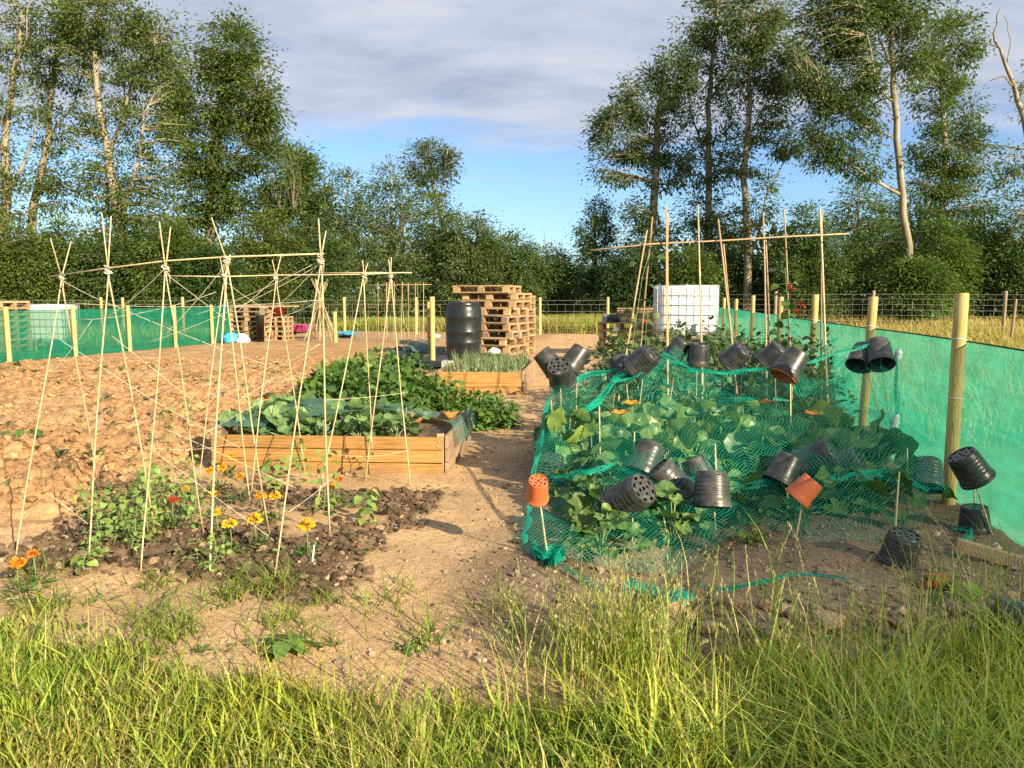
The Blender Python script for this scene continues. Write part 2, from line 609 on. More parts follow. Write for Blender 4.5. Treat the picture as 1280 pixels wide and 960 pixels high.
MAT['pink'] = plain('pink_paint', (.72, .12, .34), .4, .5)
MAT['red'] = plain('red_plastic', (.6, .07, .04), .5, .4)
MAT['sheet'] = plain('black_weed_sheet', (.03, .032, .036), .6, .4, nscale=30)
MAT['concrete'] = plain('concrete', (.35, .34, .32), .9, .2)
MAT['clear'] = plain('cloudy_clear_plastic', (.7, .75, .75), .25, .6, nscale=8, var=.1)
MAT['bulb'] = plain('onion_skin', (.3, .31, .17), .6, .3)
MAT['bark'] = None
m, nt, b = new_mat('pale_bark')
n = noise_n(nt, 3, 6, .65, stretch=(1, 1, .25)); n2 = noise_n(nt, .35, 3)
c = ramp(nt, n, [(.3, (.09, .07, .045)), (.52, (.33, .27, .19)), (.75, (.5, .43, .33))])
c = mixc(nt, c, ramp(nt, n2, [(.4, (.62, .66, .5)), (.6, (1, 1, 1))]), .7, 'MULTIPLY')
lk(nt, c, b.inputs['Base Color']); b.inputs['Roughness'].default_value = .9; bump(nt, b, n, .6, .05)
MAT['bark'] = m
m, nt, b = new_mat('dark_bark')
n = noise_n(nt, 3, 6, .65, stretch=(1, 1, .25))
c = ramp(nt, n, [(.3, (.07, .055, .04)), (.7, (.2, .165, .12))])
lk(nt, c, b.inputs['Base Color']); b.inputs['Roughness'].default_value = .95; bump(nt, b, n, .6, .05)
MAT['darkbark'] = m
m, nt, b = new_mat('stem_green')
lk(nt, mixc(nt, attr(nt), (1, 1, 1), 1.0, 'MULTIPLY'), b.inputs['Base Color']); b.inputs['Roughness'].default_value = .6
MAT['stem'] = m

# ================================================================== camera, light, sky
cam = bpy.data.objects.new('camera', bpy.data.cameras.new('camera'))
COL.objects.link(cam)
cam.location = (0, 0, EYE)
cam.rotation_euler = (R(90) - TILT, 0, 0)
cam.data.sensor_width = 36
cam.data.lens = 36 * FPX / 1280
cam.data.clip_start = .05
cam.data.clip_end = 4000
scene.camera = cam

SUN_AZ, SUN_EL = R(41), R(24)      # behind the photographer's right shoulder
SDIR = Vector((math.sin(SUN_AZ) * math.cos(SUN_EL), -math.cos(SUN_AZ) * math.cos(SUN_EL), math.sin(SUN_EL)))
sl = bpy.data.lights.new('sun', 'SUN')
sl.energy = 5.0; sl.angle = R(.53); sl.color = (1.0, .83, .58)
so = bpy.data.objects.new('sun', sl); COL.objects.link(so)
so.rotation_euler = (-SDIR).to_track_quat('-Z', 'Y').to_euler()

world = bpy.data.worlds.new('World'); scene.world = world
world.use_nodes = True
nt = world.node_tree
bg = nt.nodes['Background']
sky = nd(nt, 'ShaderNodeTexSky', sky_type='NISHITA')
sky.sun_disc = False; sky.sun_elevation = SUN_EL; sky.sun_rotation = math.pi - SUN_AZ
sky.air_density = 1.0; sky.dust_density = .6; sky.ozone_density = 2.0; sky.altitude = 50
geo = nd(nt, 'ShaderNodeTexCoord').outputs['Generated']
sp = nd(nt, 'ShaderNodeSeparateXYZ'); lk(nt, geo, sp.inputs[0])
zz = nd(nt, 'ShaderNodeMath', operation='ADD'); lk(nt, sp.outputs[2], zz.inputs[0]); zz.inputs[1].default_value = .1
zm = nd(nt, 'ShaderNodeMath', operation='MAXIMUM'); lk(nt, zz.outputs[0], zm.inputs[0]); zm.inputs[1].default_value = .03
cmb = nd(nt, 'ShaderNodeCombineXYZ')
for k in (0, 1):
    dv = nd(nt, 'ShaderNodeMath', operation='DIVIDE'); lk(nt, sp.outputs[k], dv.inputs[0]); lk(nt, zm.outputs[0], dv.inputs[1])
    lk(nt, dv.outputs[0], cmb.inputs[k])
nA = noise_n(nt, .75, 6, .55, vec=cmb.outputs[0], stretch=(.8, 1.25, 1))
nB = noise_n(nt, 2.4, 6, .6, vec=cmb.outputs[0], stretch=(.7, 1.3, 1))
el = nd(nt, 'ShaderNodeMapRange'); lk(nt, sp.outputs[2], el.inputs[0])
el.inputs['From Min'].default_value = .09; el.inputs['From Max'].default_value = .25
el.inputs['To Min'].default_value = -.42; el.inputs['To Max'].default_value = .22
ms = nd(nt, 'ShaderNodeMath', operation='ADD'); lk(nt, nA, ms.inputs[0]); lk(nt, el.outputs[0], ms.inputs[1])
m2 = nd(nt, 'ShaderNodeMath', operation='MULTIPLY_ADD'); lk(nt, nB, m2.inputs[0]); m2.inputs[1].default_value = .3; lk(nt, ms.outputs[0], m2.inputs[2])
mask = ramp(nt, m2.outputs[0], [(.52, (0, 0, 0)), (.75, (.92, .92, .92))])
ccol = ramp(nt, nB, [(.3, (.37, .42, .535)), (.52, (.51, .55, .65)), (.72, (.66, .66, .71))])
cl = nd(nt, 'ShaderNodeBackground'); lk(nt, ccol, cl.inputs[0]); cl.inputs[1].default_value = .53
lk(nt, mixc(nt, sky.outputs[0], (.74, .9, 1.1), 1.0, 'MULTIPLY'), bg.inputs[0]); bg.inputs[1].default_value = .078
mxs = nd(nt, 'ShaderNodeMixShader')
lk(nt, mask, mxs.inputs[0]); lk(nt, bg.outputs[0], mxs.inputs[1]); lk(nt, cl.outputs[0], mxs.inputs[2])
lk(nt, mxs.outputs[0], nt.nodes['World Output'].inputs[0])

vs = scene.view_settings
vs.view_transform = 'Standard'; vs.look = 'None'; vs.gamma = 1; vs.use_curve_mapping = False
vs.exposure = 1.15
cy = scene.cycles
cy.max_bounces = 6; cy.transparent_max_bounces = 24; cy.diffuse_bounces = 3; cy.glossy_bounces = 2; cy.transmission_bounces = 4
cy.caustics_reflective = False; cy.caustics_refractive = False
try:
    cy.use_denoising = False; cy.denoiser = 'OPENIMAGEDENOISE'
    cy.denoising_input_passes = 'RGB_ALBEDO_NORMAL'
except Exception:
    pass

# ================================================================== ground
def axis(dense, grow, lo, hi):
    """positions: DENSE list of (start, stop, step), then growing outwards to LO and HI."""
    a = np.concatenate([np.arange(*d) for d in dense])
    up, st = [a[-1]], dense[-1][2]
    while up[-1] < hi: st *= grow; up.append(up[-1] + st)
    dn, st = [a[0]], dense[0][2]
    while dn[-1] > lo: st *= grow; dn.append(dn[-1] - st)
    return np.concatenate([dn[:0:-1], a, up[1:]])


gx = axis([(-9, -5, .05), (-5, 4.5, .033), (4.5, 8, .08)], 1.13, -1500, 1500)
gy = axis([(1.8, 7, .028), (7, 13, .05), (13, 22, .1)], 1.13, -400, 2500)
X, Y = np.meshgrid(gx, gy)
Z = gz(X, Y)
nx, ny = len(gx), len(gy)
idx = np.arange(nx * ny).reshape(ny, nx)
T = np.stack([idx[:-1, :-1].ravel(), idx[:-1, 1:].ravel(), idx[1:, 1:].ravel(), idx[1:, :-1].ravel()], 1)
path = np.array([.54, .37, .205]); clay = np.array([.41, .25, .125]); comp = np.array([.15, .108, .07])
bedc = np.array([.235, .18, .125]); turf = np.array([.17, .15, .07]); field = np.array([.2, .2, .07]); tilth = np.array([.40, .275, .16])
r_, s_ = to_rs(X, Y)


def mixm(c, d, k):
    return c * (1 - k[..., None]) + d * k[..., None]


c = np.broadcast_to(path, X.shape + (3,)).copy()
c = mixm(c, tilth, sstep(-3.4, -4.0, r_) * sstep(12, 15, s_))
c = mixm(c, clay, dug_mask(X, Y))
c = mixm(c, comp, compost_mask(X, Y))
c = mixm(c, bedc, bed_mask(X, Y))
c = mixm(c, turf, turf_mask(X, Y))
fw = (fbm(X * .5, Y * .5, 77, 3) - .5) * 1.5
fm = np.maximum(np.maximum(sstep(2.05, 2.2, r_), sstep(-13.5, -13.7, r_)), sstep(29.5, 31, s_ + fw))
c = mixm(c, field, fm)
dry = sstep(.5, .65, fbm(X * .6, Y * .6, 88, 4))
c = mixm(c, np.array([.44, .33, .2]), dry * .35 * (1 - fm) * (1 - compost_mask(X, Y)))
ground = place('ground', raw_mesh('ground', np.stack([X.ravel(), Y.ravel(), Z.ravel()], 1), T, c.reshape(-1, 3), True), MAT['soil'])
tag(ground, kind='structure')


# ------------------------------------------------------------------ loose clods and stones (nobody could count them)
def lump(seed, sub=1):
    bm = bmesh.new(); bmesh.ops.create_icosphere(bm, subdivisions=sub, radius=1)
    rg = np.random.default_rng(seed)
    v = np.array([q.co for q in bm.verts]); f = np.array([[q.index for q in p.verts] for p in bm.faces]); bm.free()
    return v * (1 + rg.uniform(-.42, .3, (len(v), 1))), f


def lumps(name, pts, sizes, cols, seed, mat, sink=.35, flat=.65):
    parts = []
    pts = np.asarray(pts); z = gz(pts[:, 0], pts[:, 1])
    grp = RNG.integers(0, 4, len(pts))
    for g in range(4):
        q = grp == g
        if not q.any(): continue
        tv, tt = lump(seed + g)
        sz = sizes[q][:, None] * RNG.uniform([.7, .7, .5], [1.3, 1.1, flat + .2], (q.sum(), 3))
        P = np.column_stack([pts[q], z[q] + sizes[q] * (flat - sink)])
        parts.append(scatter(tv, tt, P, zrot(RNG.uniform(0, 6.3, q.sum())), sz, cols[q]))
    V, T, C = join(parts)
    o = place(name, raw_mesh(name, V, T, C, False), mat)
    return tag(o, kind='stuff')


def sample(n, x0, x1, y0, y1, mask, pow_near=1.0):
    out = []
    while sum(len(o) for o in out) < n:
        m = n * 4
        x = RNG.uniform(x0, x1, m); y = y0 + (y1 - y0) * RNG.uniform(0, 1, m) ** pow_near
        k = RNG.uniform(0, 1, m) < mask(x, y)
        out.append(np.column_stack([x[k], y[k]]))
    return np.concatenate(out)[:n]


pts = sample(9000, -12, -1.5, 3.6, 17, dug_mask, 1.5)
sz = np.clip(RNG.lognormal(-3.9, .5, len(pts)), .01, .048)
lumps('soil_clods', pts, sz, varied((.41, .25, .125), len(pts), .22, .05), 1, MAT['soil'])
tag(bpy.data.objects['soil_clods'], 'loose sandy clods over the freshly dug soil at the left', None)
pts = sample(8200, -3.4, 2.6, 2.6, 12, lambda x, y: (1 - turf_mask(x, y) * .9) * (1 - dug_mask(x, y)) * (.25 + .75 * bed_mask(x, y)), 1.8)
sz = np.clip(RNG.lognormal(-4.9, .5, len(pts)), .003, .03)
o = lumps('gravel', pts, sz, varied((.33, .26, .19), len(pts), .3, .06), 11, MAT['soil'])
tag(o, 'small stones and crumbs of soil on the path and netted plot')
pts = sample(3000, -3.8, -.5, 3.4, 5.6, compost_mask, 1.0)
sz = np.clip(RNG.lognormal(-4.3, .5, len(pts)), .006, .035)
o = lumps('compost_crumbs', pts, sz, varied((.145, .105, .07), len(pts), .4, .06), 21, MAT['soil'])
tag(o, 'dark crumbs of compost around the feet of the front canes')


pts = np.concatenate([np.column_stack([RNG.uniform(.5, 2.8, 260), RNG.normal(3.1, .12, 260)]), np.column_stack([RNG.normal(-3.1, .35, 60), RNG.normal(3.75, .12, 60)])])
sz = np.clip(RNG.lognormal(-3.9, .5, len(pts)), .01, .06)
o = lumps('earth_clods', pts, sz, varied((.36, .26, .16), len(pts), .2, .05), 31, MAT['soil'])
tag(o, 'broken earth clods on the bank between the turf and the netted plot')


# ================================================================== grass
def blades(name, P, h, w, bend, cols, seg=3, lean=.25, z=None, label=None, template=None):
    n = len(P)
    z = gz(P[:, 0], P[:, 1]) if z is None else z
    tv, tt = template or t_blade(seg, 1.0, 1.0)
    rot = zrot(RNG.uniform(0, 2 * math.pi, n))
    # random lean
    ax, ay = RNG.normal(0, lean, n), RNG.normal(0, lean, n)
    o_, l_ = np.zeros(n), np.ones(n)
    shear = np.stack([np.stack([l_, o_, ax], 1), np.stack([o_, l_, ay], 1), np.stack([o_, o_, l_], 1)], 1)
    mats = np.einsum('nij,njk->nik', shear, rot)
    V, T, C = scatter(tv, tt, np.column_stack([P, z - .005]), mats, np.stack([bend * h, w, h], 1), cols)
    # darker towards the root, with a touch of brown
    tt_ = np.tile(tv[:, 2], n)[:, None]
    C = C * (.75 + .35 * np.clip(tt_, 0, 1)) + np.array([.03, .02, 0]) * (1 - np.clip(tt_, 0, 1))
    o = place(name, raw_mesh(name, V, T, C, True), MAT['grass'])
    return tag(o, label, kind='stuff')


n = 62000
P = sample(n, -3.9, 3.9, 1.3, 4.0, lambda x, y: turf_mask(x, y) * sstep(.3, .52, fbm(x * 3, y * 3, 101, 3) + .04 + .14 * sstep(0, 1, x) + .22 * sstep(3.0, 2.3, y)) * (np.abs(x) < .75 * y + .9), 1.0)
clump = fbm(P[:, 0] * 2.6, P[:, 1] * 2.6, 103, 3)
tallR = sstep(-.2, .8, P[:, 0])
h = np.clip(RNG.lognormal(-2.55, .42, n) * (.25 + 1.6 * clump ** 1.4) * (1 + .75 * tallR), .025, .38)
dryb = RNG.uniform(0, 1, n) < (.14 + .38 * sstep(.45, .6, fbm(P[:, 0] * 1.5, P[:, 1] * 1.5, 107, 3)))
cl_ = np.where(dryb[:, None], varied((.46, .40, .14), n, .2, .08), varied((.225, .34, .045), n, .34, .16) * (1 + np.array([[.55, .18, .3]]) * sstep(.42, .6, fbm(P[:, 0] * 1.3 + 4, P[:, 1] * 1.9, 109, 4))[:, None]))
cl_ = np.clip(cl_ * (1 + .28 * sstep(-.3, .8, P[:, 0]))[:, None], 0, .6)  # blade colour lightened towards the right to make up for shade of taller stems
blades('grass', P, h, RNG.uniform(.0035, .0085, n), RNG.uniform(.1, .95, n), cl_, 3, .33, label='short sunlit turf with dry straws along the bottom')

# taller stems with seed heads, in loose clumps on the right and centre
cc = [(.28, 2.78, 150), (.42, 2.76, 240), (.55, 2.85, 120), (1.35, 2.75, 60), (1.2, 2.65, 50), (1.7, 2.8, 70), (2.15, 2.85, 60), (.0, 2.5, 40), (.9, 2.55, 60), (2.6, 3.0, 50), (1.0, 2.85, 30), (-1.9, 3.0, 40), (-2.6, 3.1, 40), (-.55, 2.6, 14), (1.9, 3.25, 26), (1.2, 3.2, 16), (.75, 3.25, 14), (.5, 3.35, 14), (2.3, 3.4, 20)]
P = np.concatenate([np.column_stack([RNG.normal(x, .11, k), RNG.normal(y, .09, k)]) for x, y, k in cc])
P = np.concatenate([P, sample(420, -2.8, 3.4, 1.9, 3.4, turf_mask)])
n = len(P)
h = RNG.uniform(.2, .52, n) * np.where(P[:, 0] < -.3, .6, 1)
z = gz(P[:, 0], P[:, 1])
stalkV, stalkT, stalkC = [], [], []
tv, tt = t_blade(4, 1.0, 1.0)
cl_ = np.where(RNG.uniform(0, 1, (n, 1)) < .28, varied((.5, .43, .17), n, .2, .06), varied((.27, .37, .06), n, .2, .1))
rot = zrot(RNG.uniform(0, 6.28, n)); ax, ay = RNG.normal(0, .12, n), RNG.normal(0, .12, n)
o_, l_ = np.zeros(n), np.ones(n)
mats = np.einsum('nij,njk->nik', np.stack([np.stack([l_, o_, ax], 1), np.stack([o_, l_, ay], 1), np.stack([o_, o_, l_], 1)], 1), rot)
bend = RNG.uniform(.05, .5, n)
part1 = scatter(tv, tt, np.column_stack([P, z]), mats, np.stack([bend * h, RNG.uniform(.0028, .0065, n), h], 1), cl_)
# seed heads: small grains along the last quarter of each stalk
k = 12
tvl, ttl = t_kite(.26)
idx_ = np.where(RNG.uniform(0, 1, n) < .33)[0]
ts = np.tile(np.linspace(.72, 1.0, k), len(idx_)); ii = np.repeat(idx_, k)
lx = bend[ii] * h[ii] * ts ** 2.2; lz = h[ii] * ts * (1 - .25 * ts)
loc = np.einsum('nij,nj->ni', mats[ii], np.column_stack([lx, np.zeros(len(ii)), lz])) + np.column_stack([P[ii], z[ii]])
d = np.column_stack([RNG.normal(0, .16, len(ii)), RNG.normal(0, .16, len(ii)), np.ones(len(ii))])
part2 = scatter(tvl, ttl, loc, frames(d, norm(RNG.normal(size=d.shape))), RNG.uniform(.012, .021, len(ii)), varied((.42, .4, .17), len(ii), .15, .05))
V, T, C = join([part1, part2])
tag(place('tall_grass', raw_mesh('tall_grass', V, T, C, True), MAT['grass']), 'tall seeding grass stems rising in front of the netted plot', kind='stuff')

# broad arching tufts at the edge of the turf
tp = [(-2.1, 3.36, 80), (-2.75, 3.45, 90), (-1.45, 3.1, 90), (-1.62, 3.28, 50), (-1.0, 3.22, 40), (-.82, 3.45, 26), (-.62, 3.4, 24), (-.9, 2.95, 60), (-.05, 3.35, 40), (-.35, 3.05, 34), (-1.35, 3.5, 60), (-1.15, 3.62, 60), (-1.75, 3.62, 40), (-2.4, 3.75, 36), (-.55, 3.58, 18), (-1.45, 2.86, 60), (.12, 3.1, 22)]
P = np.concatenate([np.column_stack([RNG.normal(x, .07, k), RNG.normal(y, .06, k)]) for x, y, k in tp]); n = len(P)
blades('grass_tufts', P, RNG.uniform(.06, .2, n), RNG.uniform(.005, .009, n), RNG.uniform(.5, 1.6, n), varied((.2, .29, .045), n, .2, .14), 4, .45, label='tufts of coarse grass creeping onto the bare path')

# broad fresh blades, upright at the right and short at the left
P = np.concatenate([sample(2600, -.2, 3.2, 1.5, 3.1, lambda x, y: turf_mask(x, y) * sstep(.46, .62, fbm(x * 2.2 + 3, y * 2.2, 141, 3))), sample(1500, -2.9, -.2, 1.5, 3.4, lambda x, y: turf_mask(x, y) * sstep(.45, .6, fbm(x * 2.2 + 3, y * 2.2, 141, 3)))])
n = len(P); rt = sstep(-.3, .5, P[:, 0])
cl_ = varied((.31, .40, .055), n, .3, .14) * (1 + np.array([[.5, .2, .2]]) * (RNG.uniform(0, 1, (n, 1)) < .3))
blades('broad_grass', P, RNG.uniform(.08, .19, n) * (1 + .8 * rt * RNG.uniform(0, 1.3, n)), RNG.uniform(.006, .012, n), RNG.uniform(.2, 1.1, n), np.clip(cl_, 0, .6), 4, .22, label='broad fresh green grass blades scattered through the turf')

# meadow grass: right field behind the windbreak, strip before the hedge, and beyond the left fence
def meadow(name, n, mask, x0, x1, y0, y1, hh, base, label, powr=1.0, drycol=(.55, .43, .17), dryf=.4):
    P = sample(n, x0, x1, y0, y1, mask, powr)
    dist = np.hypot(P[:, 0], P[:, 1])
    big = fbm(P[:, 0] * .25, P[:, 1] * .25, 131, 3)
    h = hh * RNG.uniform(.6, 1.2, n) * (.6 + .8 * big)
    dr = RNG.uniform(0, 1, n) < dryf + .8 * (big - .5)
    cl_ = np.where(dr[:, None], varied(drycol, n, .2, .06), varied(base, n, .2, .12))
    blades(name, P, h, .006 + dist * .00075, RNG.uniform(.1, .6, n), cl_, 2, .22, label=label)


def fmask(x, y):
    r, s = to_rs(x, y)
    return ((r > 2.6) & (np.abs(x) < y * .8 + 2)).astype(float)


meadow('meadow_grass', 42000, fmask, 2, 46, 7, 42, .62, (.32, .33, .08), 'dry yellow meadow grass filling the field beyond the windbreak', 1.3, dryf=.55)


def smask(x, y):
    r, s = to_rs(x, y)
    w = fbm(x * .5, y * .5, 77, 3) * 1.5
    return ((r < 2.2) & (r > -13.2) & (s > 29.5 + w)).astype(float)


meadow('verge_grass', 26000, smask, -14, 11, 27, 37, .72, (.27, .34, .06), 'rough green grass between the bare soil and the hedge', 1.0, dryf=.25)


def lmask(x, y):
    r, s = to_rs(x, y)
    return (r < -13.8).astype(float)


meadow('field_grass', 16000, lmask, -34, -8, 10, 37, .4, (.15, .2, .05), 'dull grass growing outside the green windbreak at the left', 1.0, dryf=.2)

# ================================================================== trees
KITE = t_kite(.46)


def tree(name, label, cat, group, Yd, limbs, blobs, leaf=(.116, .168, .04), size=.26, bark='bark', dens=1.0, spread=.3, depth=.8, twig=.022, hue=.1, droop=.25):
    """limbs: lists of (px, py, radius px); blobs: (px, py, rx, ry, clumps) in pixels of the photo at distance Yd."""
    sc = Yd / FPX
    base = at(limbs[0][0][0], 372, Yd)
    root = thing(name, label, cat, (base.x, base.y, 0), 0, group)
    O = Vector((base.x, base.y, 0))
    tb, nodes = MB(), []
    for li, L in enumerate(limbs):
        pts, rad = [], []
        snap = None
        if li and nodes:
            q0 = at(L[0][0], L[0][1], Yd)
            snap = min(nodes, key=lambda nn_: (nn_[0] - q0).length)[0]
        if li == 0:
            p0 = at(L[0][0], L[0][1], Yd)
            pts.append(Vector((p0.x, p0.y, -.2))); rad.append(L[0][2] * sc * 1.25)
        dy = 0 if li == 0 else random.uniform(-1.4, 1.4)
        for q, (px, py, rp) in enumerate(L):
            t = q / max(1, len(L) - 1)
            p = at(px, py, Yd) + Vector((random.uniform(-.05, .05), dy * t + random.uniform(-.1, .1), 0))
            if q == 0 and snap is not None: p = snap.copy()
            if li: rp = rp * .72
            pts.append(p); rad.append(rp * sc)
        # subdivide with a little wander
        P2, R2 = [], []
        for a in range(len(pts) - 1):
            for t in (0, .33, .66):
                j = Vector((random.uniform(-1, 1), random.uniform(-1, 1), 0)) * (.06 if t else 0)
                P2.append(pts[a].lerp(pts[a + 1], t) + j); R2.append(rad[a] + (rad[a + 1] - rad[a]) * t)
        P2.append(pts[-1]); R2.append(rad[-1] * .7)
        tb.tube([p - O for p in P2], R2, 8)
        nodes += [(p, r) for p, r in zip(P2, R2) if p.z > .6]
    npos = np.array([p for p, _ in nodes])
    bb, lp, ld, ln, lc = MB(), [], [], [], []
    for (px, py, rx, ry, m) in blobs:
        rx, ry, m = rx * 1.1, ry * 1.1, m * 1.1
        c0 = at(px, py, Yd)
        m = max(3, int(m * dens * 1.6))
        for _ in range(m):
            d = RNG.normal(size=3); d /= np.linalg.norm(d); rr = RNG.uniform(.25, 1) ** .55
            c = np.array(c0) + d * rr * np.array([rx * sc, depth * (rx + ry) / 2 * sc, ry * sc])
            if c[2] < .3: c[2] = RNG.uniform(.3, 1.2)
            dist = np.linalg.norm((npos - c) * np.array([1, .7, 1]), axis=1) + np.maximum(0, npos[:, 2] - c[2]) * .6
            a = Vector(npos[int(np.argmin(dist))]); e = Vector(c)
            L = (e - a).length
            mid = a.lerp(e, .5) + Vector((random.uniform(-.15, .15) * L, random.uniform(-.15, .15) * L, .08 * L))
            r0 = min(twig * (.8 + .35 * L), .045)
            bb.tube([a - O, mid - O, e - O], [r0, r0 * .6, r0 * .22], 4, False)
            k = int(RNG.integers(24, 52))
            g = RNG.normal(size=(k, 3)) * np.array([spread, spread, spread * .62]) * RNG.uniform(.6, 1.2)
            # spray along the end of the twig as well
            tt_ = RNG.uniform(.45, 1.08, (k, 1)); base_ = np.array(a) * (1 - tt_) + c * tt_ if L < 4 else c
            lp.append(base_ + g); o_ = norm(g + d * .25)
            o_[:, 2] -= droop * 1.6; ld.append(o_)
            nn = RNG.normal(size=(k, 3)) * .3 + norm(g) * .85; nn[:, 2] += .45; ln.append(nn)
            lc.append(varied(np.array(leaf) * math.exp(RNG.normal(0, .22)), k, .2, hue))
    lp, ld, ln, lc = map(np.concatenate, (lp, ld, ln, lc))
    lp[:, 2] = np.maximum(lp[:, 2], .15)
    V, T, C = scatter(*KITE, lp - np.array(O), frames(ld, ln), RNG.uniform(.6, 1.25, len(lp)) * size * .76, lc)
    tb.add(bb.v, bb.f, (1, 1, 1), True)
    tb.build('trunk', MAT[bark], root)
    place('crown', raw_mesh('crown', V, T, C, False), MAT['leaf_tree'], root)
    return root


GT = 'tall trees standing along the far hedge'
tree('ash_tree', 'tall ash cut by the left edge, with a pale forked trunk and thin foliage', 'tree', GT, 38,
     [[(4, 330, 6), (8, 240, 5.5), (7, 165, 4), (18, 90, 3), (26, 10, 2)], [(9, 232, 4), (34, 208, 2.6), (50, 170, 1.5)], [(7, 165, 3), (-20, 100, 2), (-30, 30, 1.5)], [(18, 90, 2), (40, 50, 1.3), (50, 10, 1)]],
     [(12, 40, 34, 45, 34), (-22, 90, 34, 60, 26), (38, 110, 22, 40, 16), (5, 190, 26, 40, 16), (20, 260, 30, 34, 22), (-30, 220, 34, 60, 24)], size=.24)
tree('ash_tree', 'slender ash with one pale leaning trunk, second from the left edge', 'tree', GT, 39,
     [[(38, 330, 5), (42, 260, 4.8), (58, 190, 4), (64, 125, 3.2), (72, 60, 2.2), (82, 5, 1.6)], [(64, 125, 2.4), (50, 95, 1.6), (40, 40, 1)], [(60, 175, 2), (88, 130, 1.4), (96, 80, 1)]],
     [(75, 20, 30, 34, 30), (56, 70, 28, 34, 24), (90, 70, 26, 40, 24), (70, 150, 26, 40, 20), (50, 210, 26, 30, 16), (80, 240, 30, 30, 22)], size=.24)
tree('ash_tree', 'broad open ash whose pale trunk forks into three long limbs, left', 'tree', GT, 37,
     [[(152, 315, 8), (145, 250, 6.2), (136, 195, 5), (121, 120, 4), (118, 60, 3), (128, -20, 2)], [(142, 195, 3.6), (158, 140, 3.2), (176, 90, 2.2), (200, 60, 1.3)], [(154, 285, 3.6), (166, 240, 3.4), (184, 200, 2.8), (194, 150, 2.2), (200, 140, 1)], [(136, 190, 2), (128, 250, 2.6), (138, 290, 3)], [(119, 80, 1.8), (96, 40, 1.2), (86, 0, 1)], [(158, 140, 1.6), (150, 90, 1.1), (160, 40, .8)]],
     [(130, 20, 55, 40, 90), (175, 110, 40, 34, 30), (150, 215, 50, 40, 34), (95, 60, 32, 44, 34), (170, 60, 40, 50, 46), (205, 40, 26, 30, 18), (210, 95, 22, 30, 16), (120, 140, 26, 30, 14), (185, 160, 36, 34, 24), (215, 190, 24, 44, 22), (120, 235, 34, 34, 26), (190, 260, 40, 34, 36), (100, 190, 26, 36, 14), (150, 300, 60, 30, 40)], size=.23)
tree('oak_tree', 'dense dark green oak with a rounded crown, left of the open sky', 'tree', GT, 40,
     [[(262, 330, 7), (264, 260, 6), (268, 190, 5), (280, 120, 3.6), (290, 50, 2)], [(264, 240, 3), (310, 180, 2.2), (335, 130, 1.4)], [(264, 230, 3), (225, 180, 2), (215, 120, 1.2)], [(264, 265, 2.6), (320, 268, 1.8), (370, 262, 1.2)]],
     [(290, 62, 44, 40, 66), (232, 85, 26, 40, 36), (225, 140, 26, 36, 30), (265, 115, 45, 45, 70), (318, 120, 36, 46, 70), (335, 150, 22, 30, 26), (245, 170, 36, 46, 56), (300, 190, 55, 46, 90), (345, 210, 28, 40, 44), (250, 240, 50, 40, 74), (320, 260, 56, 36, 80), (230, 290, 40, 34, 44)], leaf=(0.110, 0.165, 0.037), size=.26, bark='darkbark')
tree('oak_tree', 'lower round oak shouldering the big dark one, beside the sky gap', 'tree', GT, 43,
     [[(382, 330, 5), (380, 270, 4), (378, 210, 2.5)], [(380, 270, 2), (400, 235, 1.3)]],
     [(372, 205, 28, 28, 40), (390, 232, 26, 30, 40), (370, 260, 40, 34, 56), (400, 280, 30, 36, 46)], leaf=(0.110, 0.165, 0.041), size=.27, bark='darkbark')
tree('ash_tree', 'lone small ash with airy crown poking above the hedge at centre', 'tree', GT, 46,
     [[(572, 345, 4), (562, 305, 3.4), (548, 260, 2.8), (538, 215, 1.8), (534, 185, 1)], [(548, 260, 1.6), (520, 215, 1.1), (508, 195, .8)], [(548, 255, 1.4), (556, 215, 1), (562, 190, .7)]],
     [(520, 205, 20, 22, 24), (545, 196, 22, 20, 26), (560, 212, 14, 20, 14), (540, 232, 24, 18, 20), (552, 258, 14, 16, 8)], leaf=(0.116, 0.158, 0.070), size=.24, spread=.26)
tree('ash_tree', 'leaning ash with drooping blue green crown right of the sky gap', 'tree', GT, 40,
     [[(806, 350, 6), (813, 290, 5.4), (820, 230, 4.6), (822, 150, 3.6), (826, 100, 2.4)], [(820, 240, 2), (845, 232, 1.4), (852, 215, 1)], [(822, 160, 2.4), (790, 140, 1.6), (762, 150, 1)], [(822, 150, 2), (845, 110, 1.4), (858, 70, 1)]],
     [(768, 165, 30, 36, 44), (755, 205, 20, 30, 22), (805, 120, 36, 36, 50), (845, 90, 28, 36, 40), (850, 170, 24, 50, 34), (800, 180, 26, 26, 22), (830, 215, 30, 22, 22), (795, 265, 24, 22, 18), (815, 300, 36, 26, 36)], leaf=(0.093, 0.143, 0.056), size=.26)
tree('ash_tree', 'tall thin twin stemmed ash with feathery foliage, behind the white tote', 'tree', GT, 41,
     [[(886, 350, 4.6), (885, 280, 4.2), (884, 200, 3.6), (885, 130, 3), (892, 60, 2.2), (898, -20, 1.5)], [(884, 190, 2), (862, 150, 1.4), (856, 110, 1)], [(885, 130, 1.8), (912, 90, 1.2), (922, 40, .9)], [(884, 230, 1.8), (905, 190, 1.2), (914, 150, .9)]],
     [(888, 20, 36, 36, 50), (870, 75, 26, 36, 34), (912, 90, 24, 44, 32), (885, 150, 34, 30, 26), (872, 205, 26, 26, 18), (905, 210, 24, 30, 20), (872, 262, 30, 30, 28), (892, 305, 36, 30, 40)], leaf=(0.110, 0.160, 0.047), size=.24)
